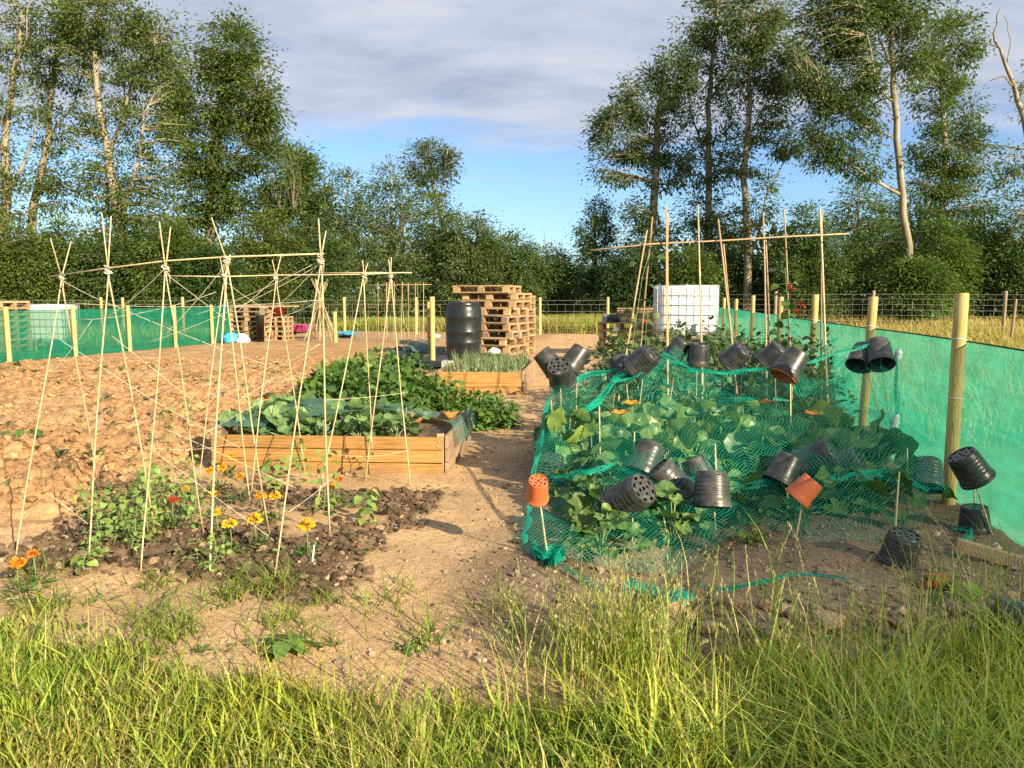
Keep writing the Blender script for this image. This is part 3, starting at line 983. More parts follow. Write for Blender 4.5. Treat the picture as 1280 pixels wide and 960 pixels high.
tree('ash_tree', 'slim ash with a twisting brown stem, behind the right bean canes', 'tree', GT, 39,
     [[(936, 355, 5), (933, 290, 4.6), (930, 220, 4), (934, 150, 3.4), (938, 80, 2.4), (942, 0, 1.6)], [(938, 330, 2.6), (952, 280, 2.2), (962, 235, 1.6), (985, 200, 1)], [(932, 170, 2), (960, 120, 1.3), (976, 90, 1)], [(934, 150, 1.6), (918, 110, 1.1)]],
     [(945, 20, 40, 40, 56), (975, 70, 34, 44, 50), (935, 90, 26, 40, 28), (965, 140, 32, 34, 36), (985, 175, 26, 24, 20), (930, 190, 26, 30, 22), (950, 250, 26, 34, 18), (915, 280, 26, 30, 22), (985, 60, 30, 60, 34)], leaf=(0.110, 0.160, 0.047), size=.24)
tree('ash_tree', 'tallest ash, its thick pale trunk rising clear in front at the right', 'tree', GT, 34,
     [[(1140, 345, 4.6), (1133, 290, 4.5), (1125, 220, 4.1), (1119, 150, 3.7), (1117, 85, 3.3), (1112, 20, 3.2), (1108, -50, 2)], [(1112, 130, 2.6), (1092, 110, 2.2), (1078, 70, 1.8), (1060, 20, 1.3), (1040, -20, 1)], [(1117, 88, 2.6), (1134, 60, 2), (1148, 10, 1.4)], [(1108, 255, 3), (1085, 222, 2.6), (1050, 200, 2), (1016, 180, 1.3)], [(1117, 90, 2.4), (1098, 50, 1.8), (1090, 0, 1.2)], [(1120, 170, 1.8), (1060, 150, 1.4), (1025, 130, 1)]],
     [(1005, 60, 26, 60, 34), (1040, 30, 44, 40, 60), (1085, 10, 40, 30, 44), (1060, 90, 40, 40, 52), (1130, 10, 40, 30, 44), (1050, 150, 40, 30, 40), (1022, 110, 24, 40, 26), (1025, 190, 22, 20, 16), (1070, 200, 36, 24, 28), (1092, 120, 24, 40, 20), (1150, 60, 30, 36, 30)], leaf=(0.102, 0.155, 0.050), size=.24)
tree('ash_tree', 'shaggy ash with layered foliage just right of the tall pale trunk', 'tree', GT, 42,
     [[(1180, 350, 5), (1178, 270, 4.4), (1180, 190, 3.6), (1176, 110, 2.4), (1180, 40, 1.4)], [(1180, 190, 2), (1215, 160, 1.4), (1225, 130, 1)], [(1178, 210, 2), (1150, 180, 1.4)], [(1178, 130, 1.6), (1205, 90, 1), (1215, 70, .8)]],
     [(1185, 50, 30, 40, 44), (1212, 40, 20, 30, 18), (1165, 110, 34, 40, 46), (1208, 130, 22, 40, 22), (1190, 190, 46, 34, 64), (1225, 205, 24, 24, 22), (1160, 230, 36, 34, 44), (1200, 260, 46, 36, 60), (1185, 310, 56, 34, 66)], leaf=(0.106, 0.160, 0.043), size=.26)
tree('bare_tree', 'half dead tree with bare twisting branches at the right edge', 'tree', GT, 36,
     [[(1302, 340, 5), (1296, 240, 4.4), (1284, 160, 3.4), (1268, 110, 2.6), (1252, 70, 1.8), (1244, 40, 1.2), (1250, 10, .7)], [(1268, 110, 1.6), (1254, 95, 1.2), (1240, 100, .8)], [(1276, 130, 1.6), (1282, 80, 1.2), (1276, 30, .8)], [(1258, 85, 1), (1266, 50, .8), (1262, 15, .5)], [(1292, 220, 1.8), (1262, 222, 1.2), (1240, 235, .8)], [(1290, 200, 1.6), (1262, 180, 1), (1246, 175, .7)], [(1248, 55, .8), (1236, 40, .5)]],
     [(1268, 195, 20, 16, 8), (1282, 260, 26, 20, 18), (1300, 120, 20, 50, 10), (1262, 225, 16, 10, 6)], size=.22)

GH = 'bushes of the overgrown hedge'
hedge = [  # label, px, top, half width, Y, colour
    ('yellow green hazel bush at the left edge, behind the pallet stack', 20, 292, 48, 35, (.085, .11, .022)),
    ('leafy hazel bush behind the left white tote', 78, 282, 44, 36, (.075, .105, .022)),
    ('dark hawthorn bush under the broad forked ash', 150, 296, 52, 36, (.05, .078, .02)),
    ('bright lime tinted maple bush below the dense oak', 215, 288, 46, 35, (.08, .115, .022)),
    ('shaded elder bush behind the left bean canes', 262, 318, 40, 34, (.04, .066, .018)),
    ('yellowish field maple with horizontal sprays, behind the far pallets', 330, 278, 52, 37, (.09, .115, .025)),
    ('dark thorn bush behind the pink wheelbarrow', 392, 285, 44, 38, (.045, .07, .02)),
    ('twiggy willow with upright grey stems, behind the bean teepee', 432, 238, 46, 40, (.062, .085, .03)),
    ('tall twiggy willow left of the lone small ash', 486, 228, 46, 41, (.062, .085, .03)),
    ('olive hawthorn directly below the lone small ash', 545, 262, 46, 42, (.06, .085, .022)),
    ('rounded hawthorn behind the black water butt', 592, 290, 44, 41, (.066, .088, .024)),
    ('low hawthorn at the bottom of the sky gap', 642, 316, 42, 42, (.06, .085, .026)),
    ('small thin bush with bare twigs in the sky gap', 690, 322, 34, 43, (.06, .085, .028)),
    ('narrow pointed thorn tree right of the sky gap', 748, 258, 34, 42, (.05, .078, .028)),
    ('dark holly filling behind the right pallet stack', 790, 320, 40, 39, (.034, .056, .02)),
    ('light hazel behind the white tote', 860, 322, 40, 38, (.07, .1, .024)),
    ('shadowed bush between the slim ash stems', 935, 325, 44, 40, (.045, .072, .022)),
    ('round hawthorn left of the tall pale trunk', 1010, 268, 50, 38, (.056, .084, .022)),
    ('bright hazel at the foot of the tall pale trunk', 1072, 236, 58, 39, (.066, .098, .024)),
    ('dark ivy clad thorn behind the tall pale trunk', 1128, 246, 50, 41, (.042, .07, .02)),
    ('lime tinted hazel right of the tall pale trunk', 1178, 288, 44, 36, (.08, .115, .024)),
    ('low hawthorn hiding the foot of the tall pale trunk', 1142, 338, 40, 31.5, (.07, .1, .024)),
    ('dense hawthorn below the shaggy ash', 1232, 268, 48, 38, (.055, .085, .022)),
    ('hawthorn bush closing the right edge', 1290, 300, 48, 36, (.058, .086, .022)),
]
for (lab, px, top, hw, Yd, lc) in hedge:
    top -= 26 if 405 < px < 660 else 12
    hgt = 392 - top
    bl = [(px, top + hgt * .28, hw * .62, hgt * .28, 34), (px - hw * .45, top + hgt * .55, hw * .55, hgt * .3, 34), (px + hw * .45, top + hgt * .5, hw * .55, hgt * .32, 34), (px, top + hgt * .8, hw * .95, hgt * .26, 46)]
    willow = 'willow' in lab
    lim = [[(px, 385, 3), (px + random.uniform(-6, 6), (top + 380) / 2, 2), (px + random.uniform(-5, 5), top + 12, .8)]]
    for q in range(7 if willow else 3):
        xx = px + random.uniform(-.7, .7) * hw
        lim.append([(px + (xx - px) * .3, 370, 1.8), ((px + xx) / 2 + random.uniform(-6, 6), (top + 350) / 2, 1.2), (xx, top + random.uniform(.1, .4) * hgt, .6)])
    if 'pointed' in lab:
        bl = [(px, top + 18, 13, 20, 14), (px - 4, top + 48, 24, 24, 30), (px, top + 85, 32, 30, 46), (px, 365, 38, 24, 40)]
    if 'bare twigs' in lab:
        lim += [[(px - 10, 360, 1), (px - 18, 330, .7), (px - 26, 292, .3)], [(px - 8, 350, .9), (px - 4, 320, .6), (px - 10, 288, .3)], [(px + 3, 350, .9), (px + 10, 320, .6), (px + 12, 300, .3)]]
    t = tree('hedge_bush', lab, 'bush', GH, Yd, lim, bl, leaf=tuple(q * min(1.95, .165 / lc[1]) * w_ for q, w_ in zip(lc, (.92, 1, 1))), size=.22, dens=1.45, spread=.3, bark='bark' if willow else 'darkbark', hue=.12, twig=.016, depth=.9)
# a second, farther rank closes the gaps
far = bpy.data.objects.new('far_wood', None)
bpy.data.objects.remove(far)
fb = []
for q in range(90):
    x = -62 + q * 1.45 + random.uniform(-.5, .5); y = 56 + random.uniform(-2, 2)
    hgt = 4.2 + 2 * random.random()
    if abs(x - 4) < 5: hgt = 3.2
    k = 420
    d = norm(RNG.normal(size=(k, 3))); d[:, 2] = np.abs(d[:, 2])
    p = d * np.array([1.7, 1.7, hgt]) * RNG.uniform(.75, 1.05, (k, 1)) + np.array([x, y, 0])
    fb.append(scatter(*KITE, p, frames(d + RNG.normal(0, .5, d.shape), RNG.normal(size=d.shape) + [0, 0, .7]), RNG.uniform(.4, .8, k), varied((.07, .1, .03), k, .3, .1)))
V, T, C = join(fb)
tag(place('far_thicket', raw_mesh('far_thicket', V, T, C), MAT['leaf_tree']), 'dark thicket closing the view behind the hedge', kind='stuff')

# ================================================================== helpers for standing things
def on_ground(px, py):
    p = gnd(px, py)
    return Vector((p.x, p.y, gz1(p.x, p.y)))


def cane_mb(a, b, r=.0055, col=(1, 1, 1), taper=.75, n=7, wob=.006):
    """a bamboo cane with swollen nodes, from a (foot) to b (tip)."""
    a, b = Vector(a), Vector(b)
    L = (b - a).length
    k = max(3, int(L / .22))
    side = (b - a).orthogonal().normalized()
    ph = random.uniform(0, 6)
    pts, rad = [], []
    for i in range(k + 1):
        t = i / k
        p = a.lerp(b, t) + side * math.sin(t * 3.1 * 2 + ph) * wob * L * .5
        rr = r * (1 - (1 - taper) * t)
        if 0 < i < k:
            d = (b - a).normalized() * .006
            pts += [p - d * 2, p, p + d * 2]; rad += [rr, rr * 1.28, rr]
        else:
            pts.append(p); rad.append(rr)
    return MB().tube(pts, rad, n, col=col)


def string_pts(a, b, sag, n=10):
    a, b = Vector(a), Vector(b)
    return [a.lerp(b, i / n) - Vector((0, 0, 4 * sag * (i / n) * (1 - i / n))) for i in range(n + 1)]


# ================================================================== the two bean frames at the left
def bean_frame(label, pairs, ridge, Yr, strings, extra=None, rc=.0044):
    """pairs: (foot px of leg, foot px of other leg, knot px, top px a, top px b); knots lie half way between the feet."""
    root = None
    legs = []
    for (fa, fb, kn, ta, tb_) in pairs:
        A, B = on_ground(*fa), on_ground(*fb)
        legs.append((A, B, kn, ta, tb_))
    o = (legs[0][0] + legs[-1][1]) / 2
    root = thing('bean_trellis', label, 'bean frame', (o.x, o.y, 0), 0, 'cane frames for climbing beans')
    O = Vector((o.x, o.y, 0))
    knots = []
    for (A, B, kn, ta, tb_) in legs:
        K = at(kn[0], kn[1], (A.y + B.y) / 2)
        for F_, tp in ((A, ta), (B, tb_)):
            dirv = (K - F_).normalized()
            ext = abs(kn[1] - tp[1]) / FPX * K.y * 1.0 + .03
            tip = K + dirv * ext
            tip.x += (at(tp[0], tp[1], tip.y).x - tip.x) * .8
            foot = F_ - dirv * .06
            m = cane_mb(foot - O, K - O, rc * random.uniform(.9, 1.15), taper=.85)
            m2 = cane_mb(K - O, tip - O, rc * .85, taper=.8, wob=.002)
            m.add(m2.v, m2.f, (1, 1, 1), True)
            m.build('cane', MAT['bamboo'], root)
        # lashing
        lash = MB()
        for q in range(5):
            c0 = K - O + Vector((random.uniform(-.006, .006), random.uniform(-.006, .006), random.uniform(-.02, .02)))
            a0 = random.uniform(0, 3)
            ring = [c0 + Vector((math.cos(t + a0) * .016, math.sin(t + a0) * .014, math.sin(t) * .008)) for t in np.linspace(0, 6.28, 13)]
            lash.tube(ring, .0026, 5)
        for q in range(2):
            e = K - O + Vector((random.uniform(-.03, .03), random.uniform(-.02, .02), -random.uniform(.04, .1)))
            lash.tube([K - O, (K - O + e) / 2 + Vector((.01, 0, .01)), e], .002, 5)
        lash.build('lashing', MAT['string'], root)
        knots.append(K)
    for rp in ridge:
        pts = []
        for (px, py), ki in rp:
            Yk = knots[ki].y
            p = at(px, py, Yk) + Vector((0, 0, .012)); pts.append(p - O)
        m = MB(); m.tube(pts, [rc * .95] * len(pts), 7); m.build('ridge_pole', MAT['bamboo'], root)
    for (a, ya, b, yb, sag) in strings:
        P_ = string_pts(at(a[0], a[1], ya) - O, at(b[0], b[1], yb) - O, sag)
        MB().tube(P_, .0013, 5).build('string', MAT['string'], root)
    return root


front_pairs = [
    ((20, 692), (123, 610), (77, 347), (90, 302), (62, 301)),
    ((110, 702), (194, 660), (135, 337), (139, 276), (129, 275)),
    ((177, 713), (255, 668), (207, 338), (214, 290), (200, 286)),
    ((261, 718), (337, 668), (283, 325), (290, 325), (262, 280)),
    ((342, 721), (412, 671), (401, 323), (408, 295), (398, 282)),
]
bean_frame('front row of crossed bamboo canes lashed to a ridge pole, over the marigolds', front_pairs,
           [[((62, 348), 0), ((135, 338), 1), ((207, 329), 2), ((283, 324), 3), ((405, 320), 4)]], 4.2,
           [((77, 350), 4.3, (150, 385), 4.25, .01), ((207, 335), 4.1, (120, 405), 4.3, .02), ((115, 400), 4.3, (62, 470), 4.4, .01),
            ((80, 378), 4.3, (400, 375), 4.1, .03), ((401, 325), 4.1, (240, 395), 4.2, .02), ((401, 330), 4.1, (180, 430), 4.3, .03),
            ((150, 385), 4.25, (330, 455), 4.4, .01), ((68, 420), 4.3, (190, 500), 4.2, 0.0), ((190, 500), 4.2, (300, 560), 4.3, .0), ((183, 557), 4.1, (342, 675), 3.9, .0), ((58, 615), 3.95, (110, 655), 3.95, .0), ((205, 535), 4.1, (370, 610), 4.2, .0), ((401, 327), 4.1, (330, 395), 4.25, .02), ((100, 400), 4.3, (270, 365), 4.2, .03), ((330, 400), 4.2, (405, 372), 4.1, .02), ((140, 420), 4.2, (240, 500), 4.3, 0), ((240, 500), 4.3, (400, 430), 4.1, .03), ((360, 640), 4.0, (412, 600), 4.3, .01), ((207, 342), 4.1, (283, 400), 4.2, .0), ((283, 330), 4.1, (205, 420), 4.2, .01)])
back_pairs = [
    ((247, 612), (313, 625), (280, 346), (290, 328), (275, 328)),
    ((314, 614), (382, 592), (345, 345), (353, 322), (340, 330)),
    ((395, 642), (466, 590), (455, 345), (460, 333), (453, 330)),
    ((457, 604), (513, 610), (488, 346), (489, 327), (486, 330)),
]
bean_frame('rear row of crossed bamboo canes lashed to a ridge pole, before the wooden raised bed', back_pairs,
           [[((205, 347), 0), ((280, 348), 0), ((345, 346), 1), ((455, 345), 2), ((497, 343), 3)], [((395, 343), 1), ((515, 343), 3)]], 5.3,
           [((280, 350), 5.2, (345, 392), 5.4, .02), ((345, 348), 5.3, (290, 395), 5.2, .0), ((300, 500), 5.2, (345, 470), 5.5, .0), ((190, 560), 5.0, (300, 552), 5.3, .03), ((405, 500), 5.0, (510, 490), 5.5, .01),
            ((405, 565), 5.2, (512, 562), 5.5, .04), ((250, 545), 5.2, (330, 500), 5.5, 0)])

# ================================================================== bean frame at the right
root = thing('bean_trellis', 'tall row of paired brown canes under one long crossbar, behind the netted plot', 'bean frame', (2.2, 8, 0), 0, 'cane frames for climbing beans')
O = Vector((2.2, 8, 0))
rp = [((738, 313), 8.0), ((815, 305), 8.0), ((900, 301), 8.0), ((980, 296), 7.9), ((1062, 292), 7.8)]
MB().tube([at(p[0], p[1], y) - O for p, y in rp], [.008, .009, .009, .008, .007], 8).build('crossbar', MAT['oldcane'], root)
for (tx, ty, bx, by, dy) in [(809, 288, 780, 446, -.25), (815, 271, 802, 434, .25), (833, 257, 832, 474, -.2), (835, 268, 836, 431, .25), (873, 256, 876, 434, -.1), (898, 274, 916, 474, -.25), (904, 305, 918, 436, .25), (954, 265, 956, 439, -.2), (957, 300, 964, 431, .3), (980, 261, 990, 435, .2), (1025, 261, 1029, 479, -.2), (1027, 264, 1031, 479, .15)]:
    K = at(tx, ty, 8.0); low = at(bx, by, 8.0 + dy)
    d = (low - K); f = K + d * (K.z / -d.z * 1.0) if d.z < 0 else low
    f = Vector((f.x, 8.0 + dy * 2.0, -.05))
    cane_mb(f - O, K - O, .011, taper=.75).build('cane', MAT['bamboo' if random.random() < .35 else 'oldcane'], root)

# ================================================================== wooden raised beds
def board_panel(L, hgt, th, rows, mat, parent, name, loc, rz, gap=.006, bow=.0, col=None):
    m = MB()
    bh = hgt / rows
    for q in range(rows):
        cc = random.uniform(.78, 1.1) if col is None else col
        m.box((random.uniform(-.004, .004), random.uniform(-.003, .003), bh * (q + .5)), (L, th, bh - gap), Euler((0, random.uniform(-.004, .004), 0)), .0025, .003, (cc, cc, cc))
    o = m.build(name, MAT[mat], parent, loc, (0, 0, rz))
    nl = MB()
    for q in range(rows):
        for xx in (-L / 2 + .035, L / 2 - .035):
            for zz2 in (.3, .7):
                nl.lathe([(.001, 0), (.006, 0), (.005, .003), (.001, .004)], 8, Matrix.Translation((xx + random.uniform(-.008, .008), -th / 2 - .002, bh * (q + zz2))) @ Matrix.Rotation(R(90), 4, 'X'))
    nl.build('nails', MAT['steel'], o)
    return o


def raised_bed(label, x, y, rz, W, Dp, hgt, rows, soil_h, soilcol):
    z = gz1(x, y)
    root = thing('raised_bed', label, 'raised bed', (x, y, -.01), rz, 'wooden raised beds')
    board_panel(W, hgt, .03, rows, 'board', root, 'front_panel', (0, -Dp / 2, 0), 0)
    board_panel(W, hgt, .03, rows, 'board', root, 'back_panel', (0, Dp / 2, 0), 0)
    board_panel(Dp - .07, hgt + .012, .03, rows, 'greyboard', root, 'side_panel', (W / 2 + .018, 0, 0), math.pi / 2)
    board_panel(Dp - .07, hgt + .012, .03, rows, 'greyboard', root, 'side_panel', (-W / 2 - .018, 0, 0), math.pi / 2)
    for sx in (-1, 1):
        for sy in (-1, 1):
            MB().box((sx * (W / 2 - .03), sy * (Dp / 2 - .05), (hgt + .02) / 2), (.05, .05, hgt + .02), None, .003, .003).build('corner_post', MAT['greyboard'], root)
    n = 40
    xs, ys = np.meshgrid(np.linspace(-W / 2 + .02, W / 2 - .02, n), np.linspace(-Dp / 2 + .02, Dp / 2 - .02, n))
    zz_ = soil_h + (fbm(xs * 7, ys * 7, 7, 4) - .5) * .08
    idx = np.arange(n * n).reshape(n, n)
    T = np.stack([idx[:-1, :-1].ravel(), idx[:-1, 1:].ravel(), idx[1:, 1:].ravel(), idx[1:, :-1].ravel()], 1)
    place('soil', raw_mesh('bed_soil', np.stack([xs.ravel(), ys.ravel(), zz_.ravel()], 1), T, np.tile(soilcol, (n * n, 1)), True), MAT['soil'], root)
    return root


fl, fr = gnd(262, 591), gnd(556, 592)
a1 = math.atan2(fr.y - fl.y, fr.x - fl.x) - R(4)
W1, D1, H1 = (fr - fl).length, 1.36, .315
c1 = (fl + fr) / 2 + Vector((-math.sin(a1), math.cos(a1), 0)) * D1 / 2
bed1 = raised_bed('large raised bed of orange boards full of netted cabbages, left of the path', c1.x, c1.y, a1, W1, D1, H1, 3, .2, (.16, .115, .08))
fl, fr = gnd(545, 492.7), gnd(651.5, 492.7)
a2 = R(-6)
W2, D2, H2 = (fr - fl).length, 2.3, .33
c2 = fr + Vector((math.cos(a2), math.sin(a2), 0)) * (-W2 / 2) + Vector((-math.sin(a2), math.cos(a2), 0)) * D2 / 2
bed2 = raised_bed('small raised bed of orange boards growing onions, in front of the water butt', c2.x, c2.y, a2, W2, D2, H2, 2, .25, (.34, .26, .17))

# ================================================================== windbreak fences
def fence_post(name, label, x, y, h, r, lean=(0, 0), group=None, mat='post', ties=()):
    z = gz1(x, y)
    root = thing(name, label, 'fence post', (x, y, z), random.uniform(0, 6), group, None)
    root.rotation_euler = (lean[0], lean[1], random.uniform(-.5, .5))
    m = MB().tube([(0, 0, -.15), (0, 0, h * .33), (0, 0, h * .66), (0, 0, h - .012), (0, 0, h)], [r * 1.02, r, r * 1.01, r, r * .9], 18)
    sharp(m.build('post_body', MAT[mat], root))
    for t in ties:
        ring = [Vector((math.cos(a) * (r + .002), math.sin(a) * (r + .002), t + .004 * math.sin(a * 2))) for a in np.linspace(0, 6.28, 17)]
        MB().tube(ring + [Vector((r + .03, 0, t - .01))], .0028, 5, True).build('wire_tie', MAT['white'], root)
    return root


GP = 'round posts holding the right green windbreak'
ordn = ['nearest thick round post of the right windbreak, beside the tilted black pot', 'second nearest round post of the right windbreak, behind two hanging pots', 'third nearest round post of the right windbreak, left of two thin canes', 'fourth nearest round post of the right windbreak, beside red flowers', 'fifth nearest round post of the right windbreak', 'sixth nearest round post of the right windbreak', 'seventh nearest round post of the right windbreak', 'farthest round post of the right windbreak, beside the white tote']
for i, s in enumerate([5.5, 7.75, 10.3, 13.0, 16.6, 20.0, 23.5, 26.5]):
    x, y = rs(1.955, s)
    fence_post('fence_post', ordn[i], x, y, [1.41, 1.385, 1.42, 1.40, 1.41, 1.35, 1.4, 1.4][i], .042, (random.uniform(-.008, .008), [0, .03, .01, 0, 0, 0, 0, 0][i]), GP, ties=(1.11, .72) if i < 2 else (1.1,) if i < 4 else ())


def windbreak(label, r0, s0, s1, top, group, mat='windbreak', step=.12, foot=0.0, ripple=.02):
    n = int((s1 - s0) / step); k = 14
    S, Hh = np.meshgrid(np.linspace(s0, s1, n), np.linspace(0, 1, k))
    zt = top + (fbm(S * .35, S * 0, 3, 2) - .5) * .05
    r_ = r0 + ripple * (fbm(S * 1.3, Hh * 3, 19, 3) - .5) * 3 * np.sin(Hh * math.pi) + (1 - Hh) * foot
    x, y = rs(r_, S)
    z0 = gz(x, y) - .01
    z = z0 + (zt - z0) * Hh
    V = np.stack([x.ravel(), y.ravel(), z.ravel()], 1)
    idx = np.arange(n * k).reshape(k, n)
    T = np.stack([idx[:-1, :-1].ravel(), idx[:-1, 1:].ravel(), idx[1:, 1:].ravel(), idx[1:, :-1].ravel()], 1)
    uv = np.stack([S.ravel(), (Hh * zt).ravel()], 1)
    root = thing('windbreak_fence', label, 'windbreak', (0, 0, 0), 0, group)
    place('fabric', raw_mesh('fabric', V, T, None, True, uv), MAT[mat], root)
    # hem and the wire it hangs on; slack creases of doubled cloth
    hem = MB()
    i = k - 1
    hem.tube([V[idx[i, j]] for j in range(0, n, 2)], .006, 5)
    hem.build('hem', MAT['hem'], root)
    return root


MAT['hem'] = plain('dark_hem', (.02, .05, .04), .7, .2)
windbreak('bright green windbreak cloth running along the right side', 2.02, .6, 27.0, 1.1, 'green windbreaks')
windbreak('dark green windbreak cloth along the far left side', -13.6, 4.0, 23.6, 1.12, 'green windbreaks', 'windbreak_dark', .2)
GQ = 'posts of the left green windbreak'
for (px, lab) in [(14, 'stout post of the left windbreak at the photo edge, before the pallets'), (97, 'post of the left windbreak right of the white tote'), (165, 'post of the left windbreak between the second and third front canes'), (222, 'post of the left windbreak behind the middle crossed canes'), (268, 'post at the far end of the left windbreak, left of the pallets')]:
    # intersect the fence line with the view direction
    u = (px - CX) / FPX / math.cos(TILT)
    s = (-13.5 * ER[0] + 13.5 * 0 - u * (-13.5 * ER[1])) / (u * ES[1] - ES[0])
    x, y = rs(-13.5, s)
    fence_post('fence_post', lab, x, y, 1.2, .05, group=GQ)

# stock fences in the distance
def stock_fence(label, pts, h, group, mesh=True, rails=8, barb=True, names=None):
    root = thing('wire_fence', label, 'wire fence', (0, 0, 0), 0, group)
    w = MB()
    for (a, b) in zip(pts[:-1], pts[1:]):
        a, b = Vector(a), Vector(b)
        for q in range(rails):
            z = .1 + (h - .3) * q / (rails - 1)
            w.tube([a + Vector((0, 0, z)), b + Vector((0, 0, z - .01))], .0026, 3, False)
        if barb: w.tube([a + Vector((0, 0, h - .05)), b + Vector((0, 0, h - .05))], .003, 3, False)
        if mesh:
            n = int((b - a).length / .3)
            for q in range(n):
                p = a.lerp(b, q / n)
                w.tube([p + Vector((0, 0, .1)), p + Vector((random.uniform(-.02, .02), 0, h - .2))], .0019, 3, False)
    w.build('wire_mesh', MAT['wire'], root)
    return root


Yf = 27.0
fp = [at(p, 372, Yf) for p in (905, 960, 1065, 1202, 1340)]
fp = [Vector((p.x, Yf + i * -.8, gz1(p.x, Yf + i * -.8))) for i, p in enumerate(fp)]
stock_fence('wire stock fence across the dry meadow at the right', fp, 1.55, None)
for i, (p, lab) in enumerate(zip(fp[1:4], ['slim pale post of the meadow wire fence, left one', 'slim pale post of the meadow wire fence, left of the nearest round post', 'slim pale post of the meadow wire fence, right of the nearest round post'])):
    fence_post('fence_post', lab, p.x, p.y, 1.62, .05, group='posts of the meadow wire fence', mat='greyboard')
x, y = at(1267, 372, 21).x, 21
fence_post('fence_post', 'short leaning stake in the dry meadow near the right edge', x, y, 1.36, .035, (.0, .06), 'posts of the meadow wire fence', 'greyboard')
Yf = 29.5
bp = [at(p, 372, Yf) for p in (-60, 126, 153, 228, 430, 520, 675, 760)]
bp = [Vector((p.x, Yf, gz1(p.x, Yf))) for p in bp]
stock_fence('wire fence along the foot of the hedge', bp, 1.35, None, rails=5)
for p, lab in zip(bp[1:], ['pale post behind the left windbreak, between first and second crossed canes', 'pale post behind the left windbreak, right of the second crossed canes', 'pale post behind the left windbreak, right of the middle canes', 'pale post of the hedge fence behind the rear cane frame', 'pale post of the hedge fence among the upright canes', 'lone pale post standing in the grass right of the pallet stack', 'pale post of the hedge fence left of the right pallet stack']):
    fence_post('fence_post', lab, p.x, p.y, 1.42, .055, group='posts of the hedge wire fence')
p = on_ground(541, 453)
fence_post('fence_post', 'tall square yellow post standing left of the water butt', p.x, p.y, 1.42, .055)
p = at(535.5, 380, 18.5)
fence_post('fence_post', 'thinner stake just behind the tall post by the water butt', p.x, p.y, 1.3, .035)
p = at(418 - 17, 372, 24)
fence_post('fence_post', 'short thick post beside the bean teepee', at(418, 372, 24).x, 24, .95, .06)

# ================================================================== pallets
def pallet_proto(mat):
    root = thing('pallet', 'pallet', 'pallet', (0, 0, 0), 0, None)
    L, Wd, h = 1.25, 1.08, .16
    top, bot = MB(), MB()
    for q in range(7):
        c = random.uniform(.75, 1.15)
        top.box((0, -Wd / 2 + Wd * (q + .5) / 7, h - .011), (L, Wd / 7 - .035, .022), None, .003, .002, (c, c, c))
    for q in (-1, 0, 1):
        c = random.uniform(.75, 1.1)
        top.box((q * (L / 2 - .05), 0, h - .033), (.1, Wd, .021), None, .002, .002, (c, c, c))
        bot.box((0, q * (Wd / 2 - .05), .011), (L, .1, .022), None, .003, .002, (c, c, c))
        for w in (-1, 0, 1):
            c = random.uniform(.7, 1.15)
            MB().box((w * (L / 2 - .075 - .003), q * (Wd / 2 - .053), .022 + .0505), (.14, .1, .1), None, .002, .003, (c, c, c)).build('block', MAT[mat], root)
    top.build('top_deck', MAT[mat], root); bot.build('bottom_deck', MAT[mat], root)
    return root


protoA, protoB = pallet_proto('pallet'), pallet_proto('palletgrey')
used_proto = {0: False, 1: False}


def pallet(x, y, z, rz, label, group, grey=False, sc=1.0):
    p = protoB if grey else protoA
    if not used_proto[grey]:
        used_proto[grey] = True
        p.location = (x, y, z); p.rotation_euler = (0, 0, rz); p.scale = (sc,) * 3; p['label'] = label; p['group'] = group
        return p
    return dup(p, (x, y, z), rz, sc, label, group)


ordw = ['bottom', 'second', 'third', 'fourth', 'fifth', 'sixth', 'seventh', 'eighth', 'ninth', 'tenth', 'eleventh']
Yp = 17.6
cp = at(611, 400, Yp)
zb = gz1(cp.x, Yp)
for q in range(10):
    pos = 'topmost' if q == 9 else ordw[q] + (' from the ground' if q else '')
    if q == 9:
        pallet(cp.x - .02, Yp, zb + q * .1665, R(-15), 'overhanging topmost pallet of the tall stack behind the water butt', 'pallets of the tall stack', sc=1.04)
    else:
        pallet(cp.x + .08 + random.uniform(-.06, .06) + (.1 if q in (7, 8) else 0), Yp + random.uniform(-.04, .04), zb + q * .1665, R(-22 + random.uniform(-4, 4)), f'{pos} pallet in the tall stack behind the water butt', 'pallets of the tall stack', q in (0, 3, 5), sc=1.04)
for q in range(9):
    pallet(cp.x + .36, Yp + 1.6, zb + q * .16, R(-20 + random.uniform(-2, 2)), f'{"topmost" if q == 8 else ordw[q]} pallet of the stack half hidden behind the tall pallets', 'pallets of the half hidden stack') if q in (6, 7, 8) or q < 6 else None
Yq = 19.0
cq = at(775, 400, Yq)
for q in range(4):
    pallet(cq.x + random.uniform(-.03, .03), Yq, gz1(cq.x, Yq) + q * .2 + .02, R(-12 + random.uniform(-5, 5)), f'{"top" if q == 3 else ordw[q]} reddish pallet of the low stack left of the white tote', 'pallets of the low right stack', sc=(.8, .8, 1.22))
Yl = 25.5
cl2 = at(318, 400, Yl)
for q in range(7):
    pallet(cl2.x + random.uniform(-.05, .05), Yl, gz1(cl2.x, Yl) + q * .158, R(-8 + random.uniform(-4, 4)), f'{"topmost" if q == 6 else ordw[q]} pallet of the far stack at the end of the left windbreak', 'pallets of the far left stack', q % 3 == 0)
cl3 = at(350, 400, Yl + .2)
for q in range(5):
    pallet(cl3.x, Yl + .2, gz1(cl3.x, Yl) + q * .158, R(-6 + random.uniform(-4, 4)), f'{"top" if q == 4 else ordw[q]} pallet of the shorter far stack, left of the pink wheelbarrow', 'pallets of the shorter far stack', sc=(.5, .7, 1))
cl4 = at(-4, 400, 19.5)
